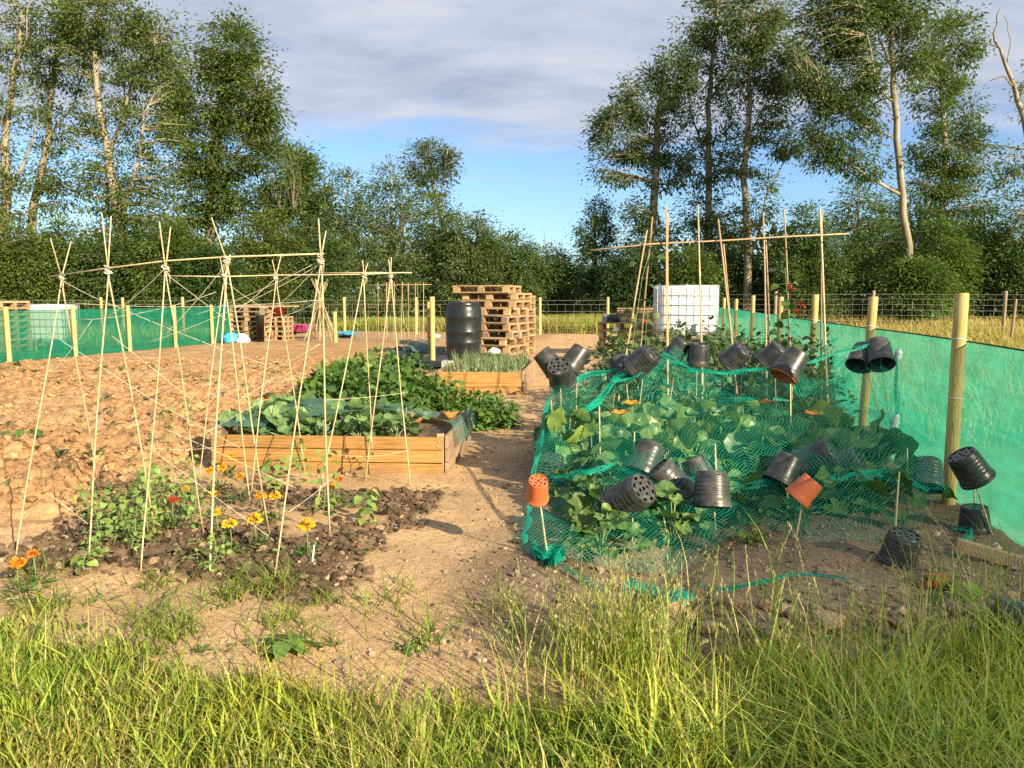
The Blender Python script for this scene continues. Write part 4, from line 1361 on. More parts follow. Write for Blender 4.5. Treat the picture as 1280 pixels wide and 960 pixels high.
for q in range(8):
    pallet(cl4.x, 19.5, gz1(cl4.x, 19.5) + .05 + q * .158, R(-6 + random.uniform(-3, 3)), f'{"topmost" if q == 7 else ordw[q]} pallet of the stack outside the windbreak at the left edge', 'pallets at the left edge', sc=(.9, .9, 1))
# plank lying across the far stacks, crates and oddments on the pallets
z = gz1(cl2.x, Yl) + 7 * .158
o = MB().box((0, 0, .02), (2.3, .16, .035), None, .004, .004).build('plank', MAT['pallet'], None, (at(333, 388, Yl).x, Yl - .2, z + .0), (0, 0, R(-3)))
tag(o, 'long pale plank laid across the far left pallets', 'plank')


def bucket(name, label, cat, loc, r, h, mat, rot=(0, 0, 0), group=None):
    root = thing(name, label, cat, loc, 0, group, rot)
    m = MB(); m.lathe([(.001, .01), (r * .78, .01), (r * .78, 0), (r * .97, h * .93), (r * 1.05, h * .93), (r * 1.05, h), (r * .95, h), (r * .75, .02), (.001, .02)], 24)
    m.build('body', MAT[mat], root)
    pts = [Vector((math.cos(a) * r * 1.05, -.25 * r * math.sin(a), h * .95 + math.sin(a) * r * .6)) for a in np.linspace(0, math.pi, 13)]
    MB().tube(pts, .006, 5).build('handle', MAT['steel'], root)
    return root


bucket('bucket', 'red bucket standing on the shorter far pallets', 'bucket', (cl3.x + .05, Yl, gz1(cl3.x, Yl) + 5 * .158), .19, .32, 'red')
bucket('bucket', 'black bucket between the two far pallet stacks', 'bucket', (at(330, 400, Yl - .5).x, Yl - .9, gz1(-7, 25)), .14, .9, 'blackplastic')
bucket('bucket', 'white bucket under the black one, right of the tall pallets', 'bucket', (at(661, 410, 24).x, 24, gz1(.5, 24)), .2, .48, 'white')
bucket('bucket', 'black bucket on top of the white one, right of the tall pallets', 'bucket', (at(661, 410, 24).x, 24, gz1(.5, 24) + .49), .26, .55, 'blackplastic')
bucket('bucket', 'turquoise tub lying at the foot of the left windbreak', 'tub', (at(88, 440, 19.5).x, 19.5, gz1(-11, 19.5) + .17), .17, .42, 'blue', (0, R(-88), 0))


def lumpy(name, label, cat, loc, size, mat, seed, squash=.7, group=None, rz=0, bits=None):
    """a crumpled bag: lumpy closed shape with a flat foot and creases."""
    bm = bmesh.new(); bmesh.ops.create_icosphere(bm, subdivisions=4, radius=1)
    v = np.array([q.co for q in bm.verts]); f = np.array([[q.index for q in p.verts] for p in bm.faces]); bm.free()
    n1 = fbm(v[:, 0] * 1.7 + seed, v[:, 1] * 1.7 + v[:, 2] * 2.1, seed, 3) - .5
    n2 = 1 - np.abs(2 * fbm(v[:, 0] * 4 + v[:, 2] * 3, v[:, 1] * 4 + seed, seed + 5, 2) - 1)
    v = v * (1 + n1[:, None] * .7 + (n2[:, None] - .6) * .3)
    v[:, 2] = np.maximum(v[:, 2] * squash, -.45 * squash) + .45 * squash
    v = v * np.array(size)
    o = place(name, raw_mesh(name, v, f, np.ones((len(v), 3)), True), MAT[mat], None, loc, (0, 0, rz))
    return tag(o, label, cat, group)


lumpy('plastic_bag', 'crumpled blue plastic sack on the soil before the far pallets', 'sack', (at(289, 424, 24).x, 24, gz1(-8.5, 24)), (.24, .25, .3), 'blue', 4)
lumpy('plastic_bag', 'crumpled white plastic sack beside the blue one', 'sack', (at(303, 424, 24).x, 24, gz1(-8.2, 24)), (.2, .25, .26), 'white', 6)
ztop = gz1(cq.x, Yq) + 4 * .2
lumpy('plastic_bag', 'black bin bag slumped on the low right pallets', 'bin bag', (at(767, 385, Yq - .1).x, Yq - .1, ztop), (.14, .16, .2), 'sheet', 9)
lumpy('plastic_bag', 'grey sack behind the black bin bag on the low right pallets', 'sack', (at(760, 385, Yq + .2).x, Yq + .2, ztop), (.16, .16, .2), 'concrete', 12)
lumpy('plastic_bag', 'white carrier bag tucked inside the low right pallets', 'bag', (at(770, 396, Yq - .45).x, Yq - .5, ztop - .19), (.07, .06, .1), 'white', 14)
lumpy('plastic_bag', 'scrunched white plastic on the corner of the onion bed', 'plastic scrap', (at(617, 449, 15.2).x, 15.2, .3), (.12, .1, .1), 'clear', 17)
lumpy('plastic_bag', 'small white scrap tied to the tall yellow post', 'plastic scrap', (at(547, 420, 16.8).x, 16.75, at(547, 422, 16.8).z), (.06, .05, .07), 'white', 18)


def crate(label, loc, rz, L, Wd, h, mat='pallet'):
    root = thing('crate', label, 'crate', loc, rz, 'wooden crates beside the white tote')
    m = MB()
    for q in range(3):
        z = h * (q + .5) / 3
        for s_ in (-1, 1):
            m.box((0, s_ * Wd / 2, z), (L, .016, h / 3 - .012), None, .002, .002)
            m.box((s_ * L / 2, 0, z), (.016, Wd - .02, h / 3 - .012), None, .002, .002)
    m.box((0, 0, .012), (L - .02, Wd - .02, .02), None, .002)
    m.build('slats', MAT[mat], root)
    c = MB()
    for sx in (-1, 1):
        for sy in (-1, 1): c.box((sx * (L / 2 - .03), sy * (Wd / 2 - .03), h / 2), (.03, .03, h + .01))
    c.build('corner_posts', MAT[mat], root)
    return root


crate('orange wooden crate on the low right pallets, left one', (at(781, 385, Yq + .3).x, Yq + .3, ztop + .02), R(-10), .36, .34, .34)
crate('wooden crate behind the bean canes, right one touching the tote', (at(808, 385, Yq + .2).x, Yq + .3, ztop + .0), R(-6), .42, .36, .36)
bucket('tub', 'tall grey bin under the right wooden crate', 'bin', (at(808, 385, Yq + .2).x, Yq + .3, gz1(2, Yq)), .22, ztop - gz1(2, Yq) - .0, 'concrete')

# ================================================================== totes (white tank in a steel cage on a pallet)
def tote(label, x, y, z, rz, sc=1.0):
    root = thing('water_tote', label, 'water tank', (x, y, z), rz, 'white water tanks in steel cages')
    root.scale = (sc, sc, sc)
    base = MB()
    for q in (-1, 0, 1):
        base.box((q * .5, 0, .06), (.12, 1.0, .1), None, .003, .004)
    for q in range(5): base.box((0, -.42 + .21 * q, .125), (1.2, .12, .024), None, .003, .003)
    base.build('pallet_base', MAT['palletgrey'], root)
    bm = bmesh.new(); bmesh.ops.create_cube(bm, size=1)
    bmesh.ops.subdivide_edges(bm, edges=list(bm.edges), cuts=7, use_grid_fill=True)
    for v in bm.verts:
        p = v.co
        bul = (1 - (2 * p.x) ** 2) * (1 - (2 * p.y) ** 2) * .012 + .006 * math.cos(p.z * 30)
        v.co = Vector((p.x * (1.12 + bul), p.y * (.94 + bul), (p.z + .5) * .98 + .14))
    bmesh.ops.bevel(bm, geom=[e for e in bm.edges if e.calc_face_angle(0) > .9], offset=.05, segments=3, affect='EDGES')
    me = bpy.data.meshes.new('tank'); bm.to_mesh(me); bm.free()
    me.polygons.foreach_set('use_smooth', [True] * len(me.polygons))
    place('tank', me, MAT['white'], root)
    MB().lathe([(.08, 1.1), (.08, 1.15), (.07, 1.16), (.001, 1.16)], 20).build('lid', MAT['blackplastic'], root)
    cg = MB()
    for q in range(6):
        z_ = .16 + .19 * q
        cg.tube([(-.59, -.49, z_), (.59, -.49, z_), (.59, .49, z_), (-.59, .49, z_), (-.59, -.49, z_)], .011, 6)
    for q in range(9):
        xx = -.59 + 1.18 * q / 8
        for s_ in (-1, 1): cg.tube([(xx, s_ * .495, .14), (xx, s_ * .495, 1.12)], .007, 6)
    for q in range(1, 7):
        yy = -.49 + .98 * q / 7
        for s_ in (-1, 1): cg.tube([(s_ * .595, yy, .14), (s_ * .595, yy, 1.12)], .011, 6)
    cg.build('cage', MAT['steel'], root)
    vv = MB().tube([(0, -.47, .2), (0, -.54, .2), (0, -.56, .14)], .035, 10)
    vv.build('tap', MAT['blackplastic'], root)
    return root


pt = at(856, 380, 17.6)
for dx in (-.42, .42):
    for dy in (-.3, .3):
        o = MB().box((0, 0, .205), (.4, .3, .43), None, .004, .006).build('concrete_block', MAT['concrete'], None, (pt.x + dx, 17.6 + dy, 0))
        tag(o, 'grey concrete block carrying the right white tote above the bean plants', 'block', 'blocks under the right tote')
tote('large white water tote in a steel cage behind the right bean canes', pt.x, 17.6, .42, R(-6), 1.12)
pt = at(61, 400, 20.5)
x, y = pt.x, 20.5
tote('white water tote seen through the left green windbreak', x, y, gz1(x, y) + .12, R(6), .98)

# ================================================================== water butt
Yb = 14.75
pb = at(579.5, 415, Yb)
o = MB().box((0, 0, .1), (.8, .8, .24), None, .006, .01).build('butt_stand', MAT['concrete'], None, (pb.x, Yb, 0))
tag(o, 'low concrete plinth under the black water butt', 'plinth')
root = thing('water_butt', 'tall black plastic water butt behind the onion bed', 'water butt', (pb.x, Yb, .22))
r0, hb = .345, 1.1
prof = [(.001, .0), (r0 * .86, 0), (r0 * .9, .03), (r0 * .95, .2), (r0 * .97, .3), (r0 * .985, .315), (r0 * .985, .345), (r0 * .97, .36), (r0 * .985, .5), (r0 * 1.0, .515), (r0 * 1.0, .545), (r0 * .985, .56), (r0, .78), (r0 * 1.012, .795), (r0 * 1.012, .84), (r0 * .995, .86), (r0 * .99, .93), (r0 * .96, 1.0), (r0 * .9, 1.04), (r0 * .84, 1.05)]
MB().lathe(prof, 48).build('barrel', MAT['buttplastic'], root)
MB().lathe([(r0 * .9, 1.042), (r0 * .9, 1.075), (r0 * .84, 1.092), (r0 * .3, 1.1), (.001, 1.102)], 48).build('lid', MAT['buttplastic'], root)
MB().tube([(.0, -r0 * .95, .12), (.0, -r0 * 1.12, .12), (0, -r0 * 1.16, .08)], .016, 8).build('tap', MAT['blackplastic'], root)

# ================================================================== wheelbarrow, far canes, sheets
pw = at(378, 410, 27)
root = thing('wheelbarrow', 'pink wheelbarrow tipped forward on the soil before the hedge', 'wheelbarrow', (pw.x, 27, gz1(pw.x, 27)), R(8), None, None)
bm = bmesh.new()
lo = [(-.22, -.2, .22), (.3, -.2, .2), (.3, .2, .2), (-.22, .2, .22)]
hi = [(-.55, -.3, .5), (.5, -.3, .42), (.5, .3, .42), (-.55, .3, .5)]
tv = [bm.verts.new(p) for p in lo + hi]
bm.faces.new(tv[:4][::-1])
for q in range(4): bm.faces.new((tv[q], tv[(q + 1) % 4], tv[4 + (q + 1) % 4], tv[4 + q]))
bmesh.ops.solidify(bm, geom=list(bm.faces), thickness=.012)
me = bpy.data.meshes.new('tray'); bm.to_mesh(me); bm.free()
place('tray', me, MAT['pink'], root)
wh = thing('wheel', None, None, (-.42, 0, .18)); wh.parent = root; wh.rotation_euler = (R(90), 0, 0)
ring = [(.13, -.035), (.165, -.04), (.19, -.02), (.19, .02), (.165, .04), (.13, .035), (.13, -.035)]
MB().lathe(ring, 24).build('tyre', MAT['blackplastic'], wh)
MB().lathe([(.001, -.02), (.13, -.03), (.13, .03), (.001, .02)], 20).build('rim', MAT['red'], wh)
for s_ in (-1, 1):
    MB().tube([(-.42, s_ * .06, .18), (.1, s_ * .2, .2), (.85, s_ * .26, .42)], .018, 8).build('handle', MAT['blackplastic'], root)
    MB().tube([(.25, s_ * .2, .22), (.33, s_ * .22, .0), (.42, s_ * .22, .0)], .016, 8).build('leg', MAT['blackplastic'], root)

pt = at(400, 390, 25.5)
root = thing('bean_teepee', 'bundle of many canes tied into a teepee right of the pink wheelbarrow', 'cane teepee', (pt.x, 25.5, gz1(pt.x, 25.5)), 0, 'cane frames for climbing beans')
for q in range(18):
    a = 2 * math.pi * q / 18
    rr = .62 * random.uniform(.85, 1.1)
    cane_mb((rr * math.cos(a), rr * math.sin(a), -.05), (-.22 * math.cos(a) + random.uniform(-.1, .1), -.22 * math.sin(a), 1.92 + random.uniform(-.1, .15)), .011, n=5, taper=.7).build('cane', MAT['bamboo' if q % 3 else 'oldcane'], root)
root = thing('bean_trellis', 'far row of upright brown canes with a thin crossbar, left of the tall post', 'bean frame', (at(512, 400, 24).x, 24, gz1(-3, 24)), 0, 'cane frames for climbing beans')
for q in range(7):
    for s_ in (-.35, .35):
        x = (-.95 + 1.42 * q / 6 + random.uniform(-.04, .04))
        cane_mb((x + random.uniform(-.05, .05), s_, -.03), (x, s_ * .15, 1.85), .012, n=5).build('cane', MAT['oldcane'], root)
MB().tube([(-1.4, 0, 1.76), (.7, 0, 1.79)], .01, 6).build('crossbar', MAT['oldcane'], root)


def sheet(name, label, cat, corners, mat, hump=.05, n=44, seed=1, group=None):
    """a crumpled sheet lying on the ground between four ground points."""
    a, b, c, d = [np.array(p) for p in corners]
    U, V_ = np.meshgrid(np.linspace(0, 1, n), np.linspace(0, 1, n))
    P = (a[None, None] * ((1 - U) * (1 - V_))[..., None] + b * (U * (1 - V_))[..., None] + c * (U * V_)[..., None] + d * ((1 - U) * V_)[..., None])
    w = (fbm(P[..., 0] * 1.1, P[..., 1] * 1.1, seed + 3, 3) - .5) * .5
    x, y = P[..., 0] + w, P[..., 1] + w
    n1 = 1 - np.abs(2 * fbm(x * 2.2, y * 1.4, seed, 3) - 1)
    z = gz(x, y) + .012 + hump * n1 ** 2 + hump * .4 * fbm(x * 7, y * 5, seed + 9, 3)
    idx = np.arange(n * n).reshape(n, n)
    T = np.stack([idx[:-1, :-1].ravel(), idx[:-1, 1:].ravel(), idx[1:, 1:].ravel(), idx[1:, :-1].ravel()], 1)
    me = raw_mesh(name, np.stack([x.ravel(), y.ravel(), z.ravel()], 1), T, np.ones((n * n, 3)), True, np.stack([x.ravel(), y.ravel()], 1))
    return tag(place(name, me, MAT[mat]), label, cat, group)


sheet('weed_sheet', 'black weed sheet spread on the soil left of the water butt', 'ground sheet', [gnd(462, 459)[:2], gnd(560, 462)[:2], gnd(560, 437)[:2], gnd(496, 437)[:2]], 'sheet', .07, seed=3)
sheet('ground_net', 'crumpled teal netting lying on the black weed sheet', 'netting', [gnd(500, 445)[:2], gnd(536, 446)[:2], gnd(538, 436)[:2], gnd(507, 437)[:2]], 'bednet', .22, seed=8)
sheet('weed_sheet', 'dark blue sheet folded on the soil behind the bean teepee', 'ground sheet', [gnd(424, 423)[:2], gnd(444, 423)[:2], gnd(444, 419)[:2], gnd(424, 419)[:2]], 'blue', .14, 16, 5)
o = MB().box((0, 0, .03), (2.3, .22, .045), None, .004, .004).build('plank', MAT['greyboard'], None, (gnd(668, 449).x, gnd(668, 449).y, gz1(.6, 17.5)), (0, 0, R(-6)))
tag(o, 'grey scaffold board lying across the path beside the tall pallets', 'plank')
o = MB().box((0, 0, .03), (.42, .03, .07), None, .004, .004).build('plank', MAT['greyboard'], None, (gnd(1248, 712).x, gnd(1248, 712).y, gz1(2.5, 3.8) + .015), (0, R(12), R(-22)))
tag(o, 'short grey board end lying at the right edge under the slanting cane', 'plank')

# ================================================================== upturned pots on canes
def pot_proto(name, mat, ribs=False, lattice=False):
    """upturned nursery pot: mouth at z=0, base at z=1, mouth radius .5 (scaled per pot)."""
    root = thing(name, 'pot', 'plant pot')
    R0 = .5
    body = [(R0, 0.0), (R0 * 1.02, .01), (R0 * 1.02, .1), (R0 * .965, .115), (R0 * .955, .2), (R0 * .945, .21), (R0 * .93, .3)]
    if ribs:
        for k in range(5):
            z = .32 + k * .12
            rr = R0 * (.93 - .13 * (z - .3))
            body += [(rr, z), (rr * 1.012, z + .02), (rr * 1.012, z + .05), (rr * .995, z + .07)]
    body += [(R0 * .815, .95), (R0 * .80, .985), (R0 * .77, 1.0)]
    m = MB()
    sk = (lambda i, k: i > 4 and k % 4 in (1, 2) and i % 2 == 0) if lattice else None
    if lattice:
        body = [(R0, 0), (R0 * 1.02, .1)] + [(R0 * (.97 - .17 * z), z) for z in np.linspace(.12, 1, 11)]
    m.lathe(body, 48, skip=sk)
    if not lattice:
        m.lathe([(R0 * .97, 0.0), (R0 * .93, .12), (R0 * .76, .97)], 48)
    m.lathe([(R0, 0), (R0 * .97, 0)], 48)
    sharp(m.build('body', MAT[mat], root), 40)
    b = MB()
    base = [(R0 * .77, 1.0), (R0 * .74, 1.0), (R0 * .73, .975), (R0 * .68, .975), (R0 * .54, .975), (R0 * .36, .975), (R0 * .22, .98), (R0 * .10, .98), (.001, .98)]
    b.lathe(base, 48, skip=lambda i, k: (i == 3 and k % 6 in (0, 1, 2)) or (i == 5 and k % 12 in (4, 5, 6, 7)) or i == 7, smooth=False)
    b.build('base_plate', MAT[mat], root)
    return root


PROTO = {}
first = {}


def place_pot(kind, label, C, axis, D, h, group, spin=0.0):
    if kind not in PROTO:
        PROTO[kind] = pot_proto('plant_pot', {'black': 'blackplastic', 'ribbed': 'blackplastic', 'terracotta': 'terracotta', 'lattice': 'blackplastic'}[kind], kind == 'ribbed', kind == 'lattice')
        o = PROTO[kind]
    else:
        o = dup(PROTO[kind], (0, 0, 0))
    ax = Vector(axis).normalized()
    o.location = C - ax * h / 2
    o.rotation_euler = (ax.to_track_quat('Z', 'Y') @ Euler((0, 0, spin)).to_quaternion()).to_euler()
    o.scale = (D, D, h)
    o['label'] = label; o['group'] = group
    return o


GPOT = 'upturned pots capping the netting canes'
GCANE = 'canes holding up pots and netting'
# kind, px, py, Y, axis mouth->base, D, h, foot px (x,y) list, short name, net over?, netted height offset
POTS = [
    ('black', 686, 452, 6.15, (-.62, .15, .75), .19, .20, [(692, 540)], 'leftmost pot of the trio by the path, leaning left', 0),
    ('black', 701, 467, 6.0, (-.22, -.72, .62), .215, .22, [(703, 570)], 'front pot of the trio by the path, its holed base facing the camera', 0),
    ('black', 719, 449, 6.3, (.58, .2, .78), .20, .21, [(720, 525)], 'right pot of the trio by the path, leaning right', 0),
    ('ribbed', 803, 452, 6.1, (.62, -.34, .62), .225, .22, [(793, 565)], 'large pot tilted right above the left net ridge', 0),
    ('black', 776, 461, 6.3, (-.25, .4, .85), .20, .2, [(764, 525), (788, 530)], 'pot wrapped in net behind the large tilted one', 1),
    ('black', 846, 438, 6.7, (.5, -.15, .8), .19, .2, [(835, 520)], 'smaller pot at the back of the ridge, left of the upright one', 1),
    ('black', 873, 443, 6.6, (.05, -.1, 1), .20, .19, [(870, 520), (880, 515)], 'upright pot at the back of the net ridge', 0),
    ('black', 920, 446, 6.5, (.52, -.42, .68), .22, .2, [(919, 515), (925, 515)], 'pot with a holed base above the middle of the net ridge', 0),
    ('black', 966, 445, 6.5, (.55, -.35, .72), .22, .2, [(970, 530)], 'pot half hidden behind the pink rimmed one', 0),
    ('black', 989, 456, 6.1, (.55, .22, .74), .235, .23, [(988, 570)], 'pot with a pink inner rim at the right of the net ridge', 0),
    ('ribbed', 1077, 446, 6.4, (.42, .46, .72), .21, .2, [(1110, 560)], 'left of two hanging pots before the second post, mouth showing', 0),
    ('ribbed', 1099, 442, 6.3, (.12, .62, .75), .22, .23, [(1117, 560)], 'right of two hanging pots before the second post, mouth showing', 0),
    ('ribbed', 808, 574, 4.9, (.42, .38, .76), .21, .22, [(808, 640)], 'pot under the net folds in the middle of the squash leaves', 1),
    ('ribbed', 839, 604, 4.5, (-.62, .1, .66), .22, .25, [(836, 668)], 'shiny pot leaning left at the front of the plot', 0),
    ('ribbed', 787, 622, 4.2, (.52, -.56, .56), .225, .25, [(790, 690)], 'big stacked pot whose holed base faces the camera', 0),
    ('ribbed', 890, 612, 4.25, (.05, .3, .93), .215, .2, [(897, 702)], 'dusty pot standing mouth down on its cane at the front', 0),
    ('black', 874, 592, 4.7, (-.35, .3, .85), .2, .2, [(868, 660)], 'pot peeping from behind the dusty one', 1),
    ('ribbed', 1022, 573, 4.9, (.66, -.42, .55), .23, .22, [(1022, 650)], 'netted pot tilted right behind the square terracotta one', 1),
    ('ribbed', 1056, 581, 5.05, (.66, -.42, .5), .21, .22, [(1060, 650)], 'netted pot tucked behind another tilted netted pot', 1),
    ('black', 980, 588, 4.7, (.5, .25, .8), .2, .19, [(985, 660)], 'plain pot left of the netted pair', 0),
    ('ribbed', 1160, 593, 4.9, (.25, .5, .78), .19, .2, [(1158, 660)], 'pot with its mouth showing left of the nearest post', 0),
    ('ribbed', 1212, 584, 4.35, (-.56, .05, .8), .195, .185, [(1250, 706)], 'ridged pot tilted on a slanting cane right of the nearest post', 0),
]
GUIDE = []           # (point, net height there) for the net
for (kind, px, py, Yd, ax, D, h, feet, short, over) in POTS:
    C = at(px, py, Yd)
    place_pot(kind, 'black ' + short if kind != 'terracotta' else short, C, ax, D, h, GPOT, random.uniform(0, 6))
    for q, (fx, fy) in enumerate(feet):
        tip = C + Vector((0, 0, .02)) + Vector(ax).normalized() * h * .12 + Vector(((q - .25 * (len(feet) > 1)) * .05, 0, 0))
        low = at(fx, fy, Yd)
        d = low - tip
        if d.z > -.02: d = Vector((0, 0, -1))
        f = tip + d * ((tip.z + .05) / -d.z)
        f.z = gz1(f.x, f.y) - .06
        root = thing('bamboo_cane', ('second cane under ' if q else 'cane under ') + short, 'bamboo cane', f, 0, GCANE)
        cane_mb((0, 0, 0), tip - f, .0052, n=6).build('stick', MAT['bamboo' if random.random() < .75 else 'oldcane'], root)
    GUIDE.append((C, C.z + D * .62 if over else C.z - .03, over))
# terracotta ring inside the pink rimmed pot
C = at(989, 456, 6.1); ax = Vector((.55, .22, .74)).normalized()
o = MB().lathe([(.112, -.112), (.112, -.128), (.101, -.128), (.09, -.02), (.08, .06)], 40).build('plant_pot', MAT['terracotta'], None, C, ax.to_track_quat('Z', 'Y').to_euler())
tag(o, 'terracotta pot nested inside a black one, only its pink rim showing', 'plant pot', GPOT)

for (px, py, Yd, ax, D, h, foot, short) in [
    (672, 612, 3.95, (.03, -.52, .85), .125, .135, (685, 697), 'small holed terracotta pot at the left front of the net'),
    (1006, 612, 4.1, (.60, -.05, .72), .15, .14, (990, 707), 'square looking terracotta pot tilted on its cane before the netted pair')]:
    C = at(px, py, Yd)
    place_pot('terracotta', short, C, ax, D, h, GPOT)
    tip = C + Vector((0, 0, .01)); low = at(foot[0], foot[1], Yd); d = low - tip
    f = tip + d * ((tip.z + .03) / -d.z); f.z = gz1(f.x, f.y) - .04
    root = thing('bamboo_cane', 'cane under ' + short, 'bamboo cane', f, 0, GCANE)
    cane_mb((0, 0, 0), tip - f, .006, n=6).build('stick', MAT['bamboo'], root)
C = at(690, 586, 5.2); place_pot('lattice', 'black lattice pot under the net beside the path', C, (0, -.3, .95), .2, .17, GPOT)
GUIDE.append((C, C.z + .12, 1))
root = thing('bamboo_cane', 'cane holding up the black lattice pot under the net', 'bamboo cane', (C.x, C.y, gz1(C.x, C.y) - .05), 0, GCANE)
cane_mb((0, 0, 0), (0, 0, C.z + .06 - gz1(C.x, C.y)), .005, n=6).build('stick', MAT['bamboo'], root)
C = gnd(1125, 712); C = Vector((C.x, C.y, gz1(C.x, C.y) + .085)); place_pot('ribbed', 'black pot sitting on the soil with its holed base up, a cane through it', C, (.14, -.22, 1), .19, .17, GPOT)
C = gnd(1217, 668); C = Vector((C.x, C.y, gz1(C.x, C.y) + .07)); place_pot('black', 'black pot upside down on the soil below the ridged tilted pot', C, (-.08, 0, 1), .18, .15, GPOT)
C = gnd(1272, 812); C = Vector((C.x, C.y, gz1(C.x, C.y) + .07)); place_pot('black', 'black pot lying on its side in the grass at the right edge', C, (-.75, .35, .18), .17, .18, 'pots lying on the ground')
C = gnd(1170, 737); C = Vector((C.x, C.y, gz1(C.x, C.y) + .03)); place_pot('terracotta', 'small terracotta pot lying in the grass at the right', C, (.7, -.4, .3), .085, .09, 'pots lying on the ground')
# free canes standing in the plot
for (tx, ty, bx, by, Yd, lab) in [(749, 508, 751, 600, 5.2, 'short bare cane standing among the left squash leaves'), (894, 555, 895, 600, 4.6, 'bare cane tip rising behind the dusty pot'), (988, 480, 989, 575, 5.6, 'bare cane left of the yellow flower'), (1134, 560, 1135, 600, 5.0, 'dark bare cane left of the nearest post pot'), (1124, 590, 1117, 690, 3.95, 'bare cane passing through the pot that sits on the soil'), (793, 540, 792, 590, 5.0, 'bare cane behind the stacked pot'), (1217, 600, 1219, 640, 4.6, 'second cane right of the nearest post, above the soil pot'), (1029, 540, 1030, 590, 6.2, 'bare cane beside the third post')]:
    tip, low = at(tx, ty, Yd), at(bx, by, Yd)
    d = low - tip; f = tip + d * (tip.z / -d.z); f.z = gz1(f.x, f.y) - .05
    root = thing('bamboo_cane', lab, 'bamboo cane', f, 0, GCANE)
    cane_mb((0, 0, 0), tip - f, .0055, n=6).build('stick', MAT['bamboo'], root)

# ================================================================== the draped green net
poly = [(.0, 3.78), (.35, 3.62), (.8, 3.6), (1.3, 4.05), (1.7, 4.1), (2.2, 4.1), (2.7, 4.6), (2.95, 5.4), (3.1, 6.3), (2.9, 6.65), (2.2, 6.9), (1.6, 7.0), (.9, 6.75), (.35, 6.55), (.22, 5.9), (.1, 5.0)]
px_, py_ = np.array(poly).T


def inside(x, y):
    c = np.zeros(np.shape(x), bool); n = len(poly); j = n - 1
    for i in range(n):
        xi, yi = poly[i]; xj, yj = poly[j]
        t = ((yi > y) != (yj > y)) & (x < (xj - xi) * (y - yi) / (yj - yi + 1e-12) + xi)
        c ^= t; j = i
    return c


def env(x, y):
    """height of the squash leaves the net lies on"""
    m = sstep(.15, .6, x) * sstep(3.85, 4.5, y - .12 * (x > .9) - .35 * sstep(.8, 1.3, x)) * sstep(3.2, 2.7, x) * sstep(7.4, 6.6, y)
    return m * (.30 + .14 * sstep(4.4, 5.2, y) + .12 * (fbm(x * 2.4, y * 2.4, 201, 3) - .3) + .1 * sstep(4.5, 5.6, y))


sup = []
for C, hh, over in GUIDE:
    sup.append((C.x, C.y, hh, .55 if hh > .6 else .42))
G = GUIDE


def ridge(a, b, sag, n=9):
    A, B = G[a], G[b]
    for q in range(1, n):
        t = q / n
        sup.append((A[0].x * (1 - t) + B[0].x * t, A[0].y * (1 - t) + B[0].y * t, A[1] * (1 - t) + B[1] * t - 4 * sag * t * (1 - t), .34))


for a, b, sg in [(0, 1, .0), (1, 4, .12), (2, 4, .1), (4, 3, .05), (3, 5, .04), (5, 6, .03), (6, 7, .07), (7, 8, .05), (8, 9, .04), (9, 11, .09), (3, 7, .12), (12, 13, .05), (13, 15, .1), (14, 13, .05), (15, 19, .12), (19, 17, .05), (17, 18, .02), (18, 20, .15), (20, 21, .12), (22, 14, .1), (11, 20, .3), (1, 22, .25), (12, 3, .22)]:
    ridge(a, b, sg)
sup += [(.16, 4.0, .28, .4), (2.92, 6.3, .85, .4), (.27, 5.3, .5, .35)]
NG = 210
xs = np.linspace(-.1, 3.2, NG); ys = np.linspace(3.35, 7.05, NG)
X, Y = np.meshgrid(xs, ys)
g0 = gz(X, Y)
Zn = np.maximum(g0 + .012, env(X, Y))
for (sx, sy, sh, L) in sup:
    d = np.hypot(X - sx, Y - sy)
    Zn = np.maximum(Zn, g0 + (sh - g0) * np.clip(1 - d / (L * 2.0), 0, 1) ** 1.7)
for _ in range(2):
    Zp = np.pad(Zn, 1, mode='edge')
    Zn = (Zp[:-2, 1:-1] + Zp[2:, 1:-1] + Zp[1:-1, :-2] + Zp[1:-1, 2:] + 2 * Zn) / 6
wr = (1 - np.abs(2 * fbm(X * 3.2 + Y * .8, Y * 2.2, 211, 3) - 1))
Zn = Zn + ((wr - .6) * .05 + (fbm(X * 14, Y * 14, 215, 2) - .5) * .02) * sstep(.0, .12, Zn - g0)
Zn = np.maximum(Zn, g0 + .008)
jx = (fbm(X * 5, Y * 5, 217, 2) - .5) * .06; jy = (fbm(X * 5, Y * 5, 219, 2) - .5) * .06
dx = np.hypot(np.diff(X, axis=1), np.diff(Zn, axis=1)); dy = np.hypot(np.diff(Y, axis=0), np.diff(Zn, axis=0))
U = np.concatenate([np.zeros((NG, 1)), np.cumsum(dx, 1)], 1); Vv = np.concatenate([np.zeros((1, NG)), np.cumsum(dy, 0)], 0)
idx = np.arange(NG * NG).reshape(NG, NG)
T = np.stack([idx[:-1, :-1].ravel(), idx[:-1, 1:].ravel(), idx[1:, 1:].ravel(), idx[1:, :-1].ravel()], 1)
wob = (fbm(X * 2.3, Y * 2.3, 221, 3) - .5) * .3
ins = inside(X + wob * .5, Y + wob)
T = T[ins.ravel()[T].all(axis=1)]
net = thing('crop_net', 'bright green crop netting draped over canes and pots on the right plot', 'netting', (0, 0, 0))
Vn = np.stack([(X + jx).ravel(), (Y + jy).ravel(), Zn.ravel()], 1)
place('draped_net', raw_mesh('draped_net', Vn, T, None, True, np.stack([U.ravel(), Vv.ravel()], 1)), MAT['net'], net)


def netz(x, y):
    i = min(NG - 1, max(0, int(round((x - xs[0]) / (xs[1] - xs[0]))))); j = min(NG - 1, max(0, int(round((y - ys[0]) / (ys[1] - ys[0])))))
    return float(Zn[j, i])


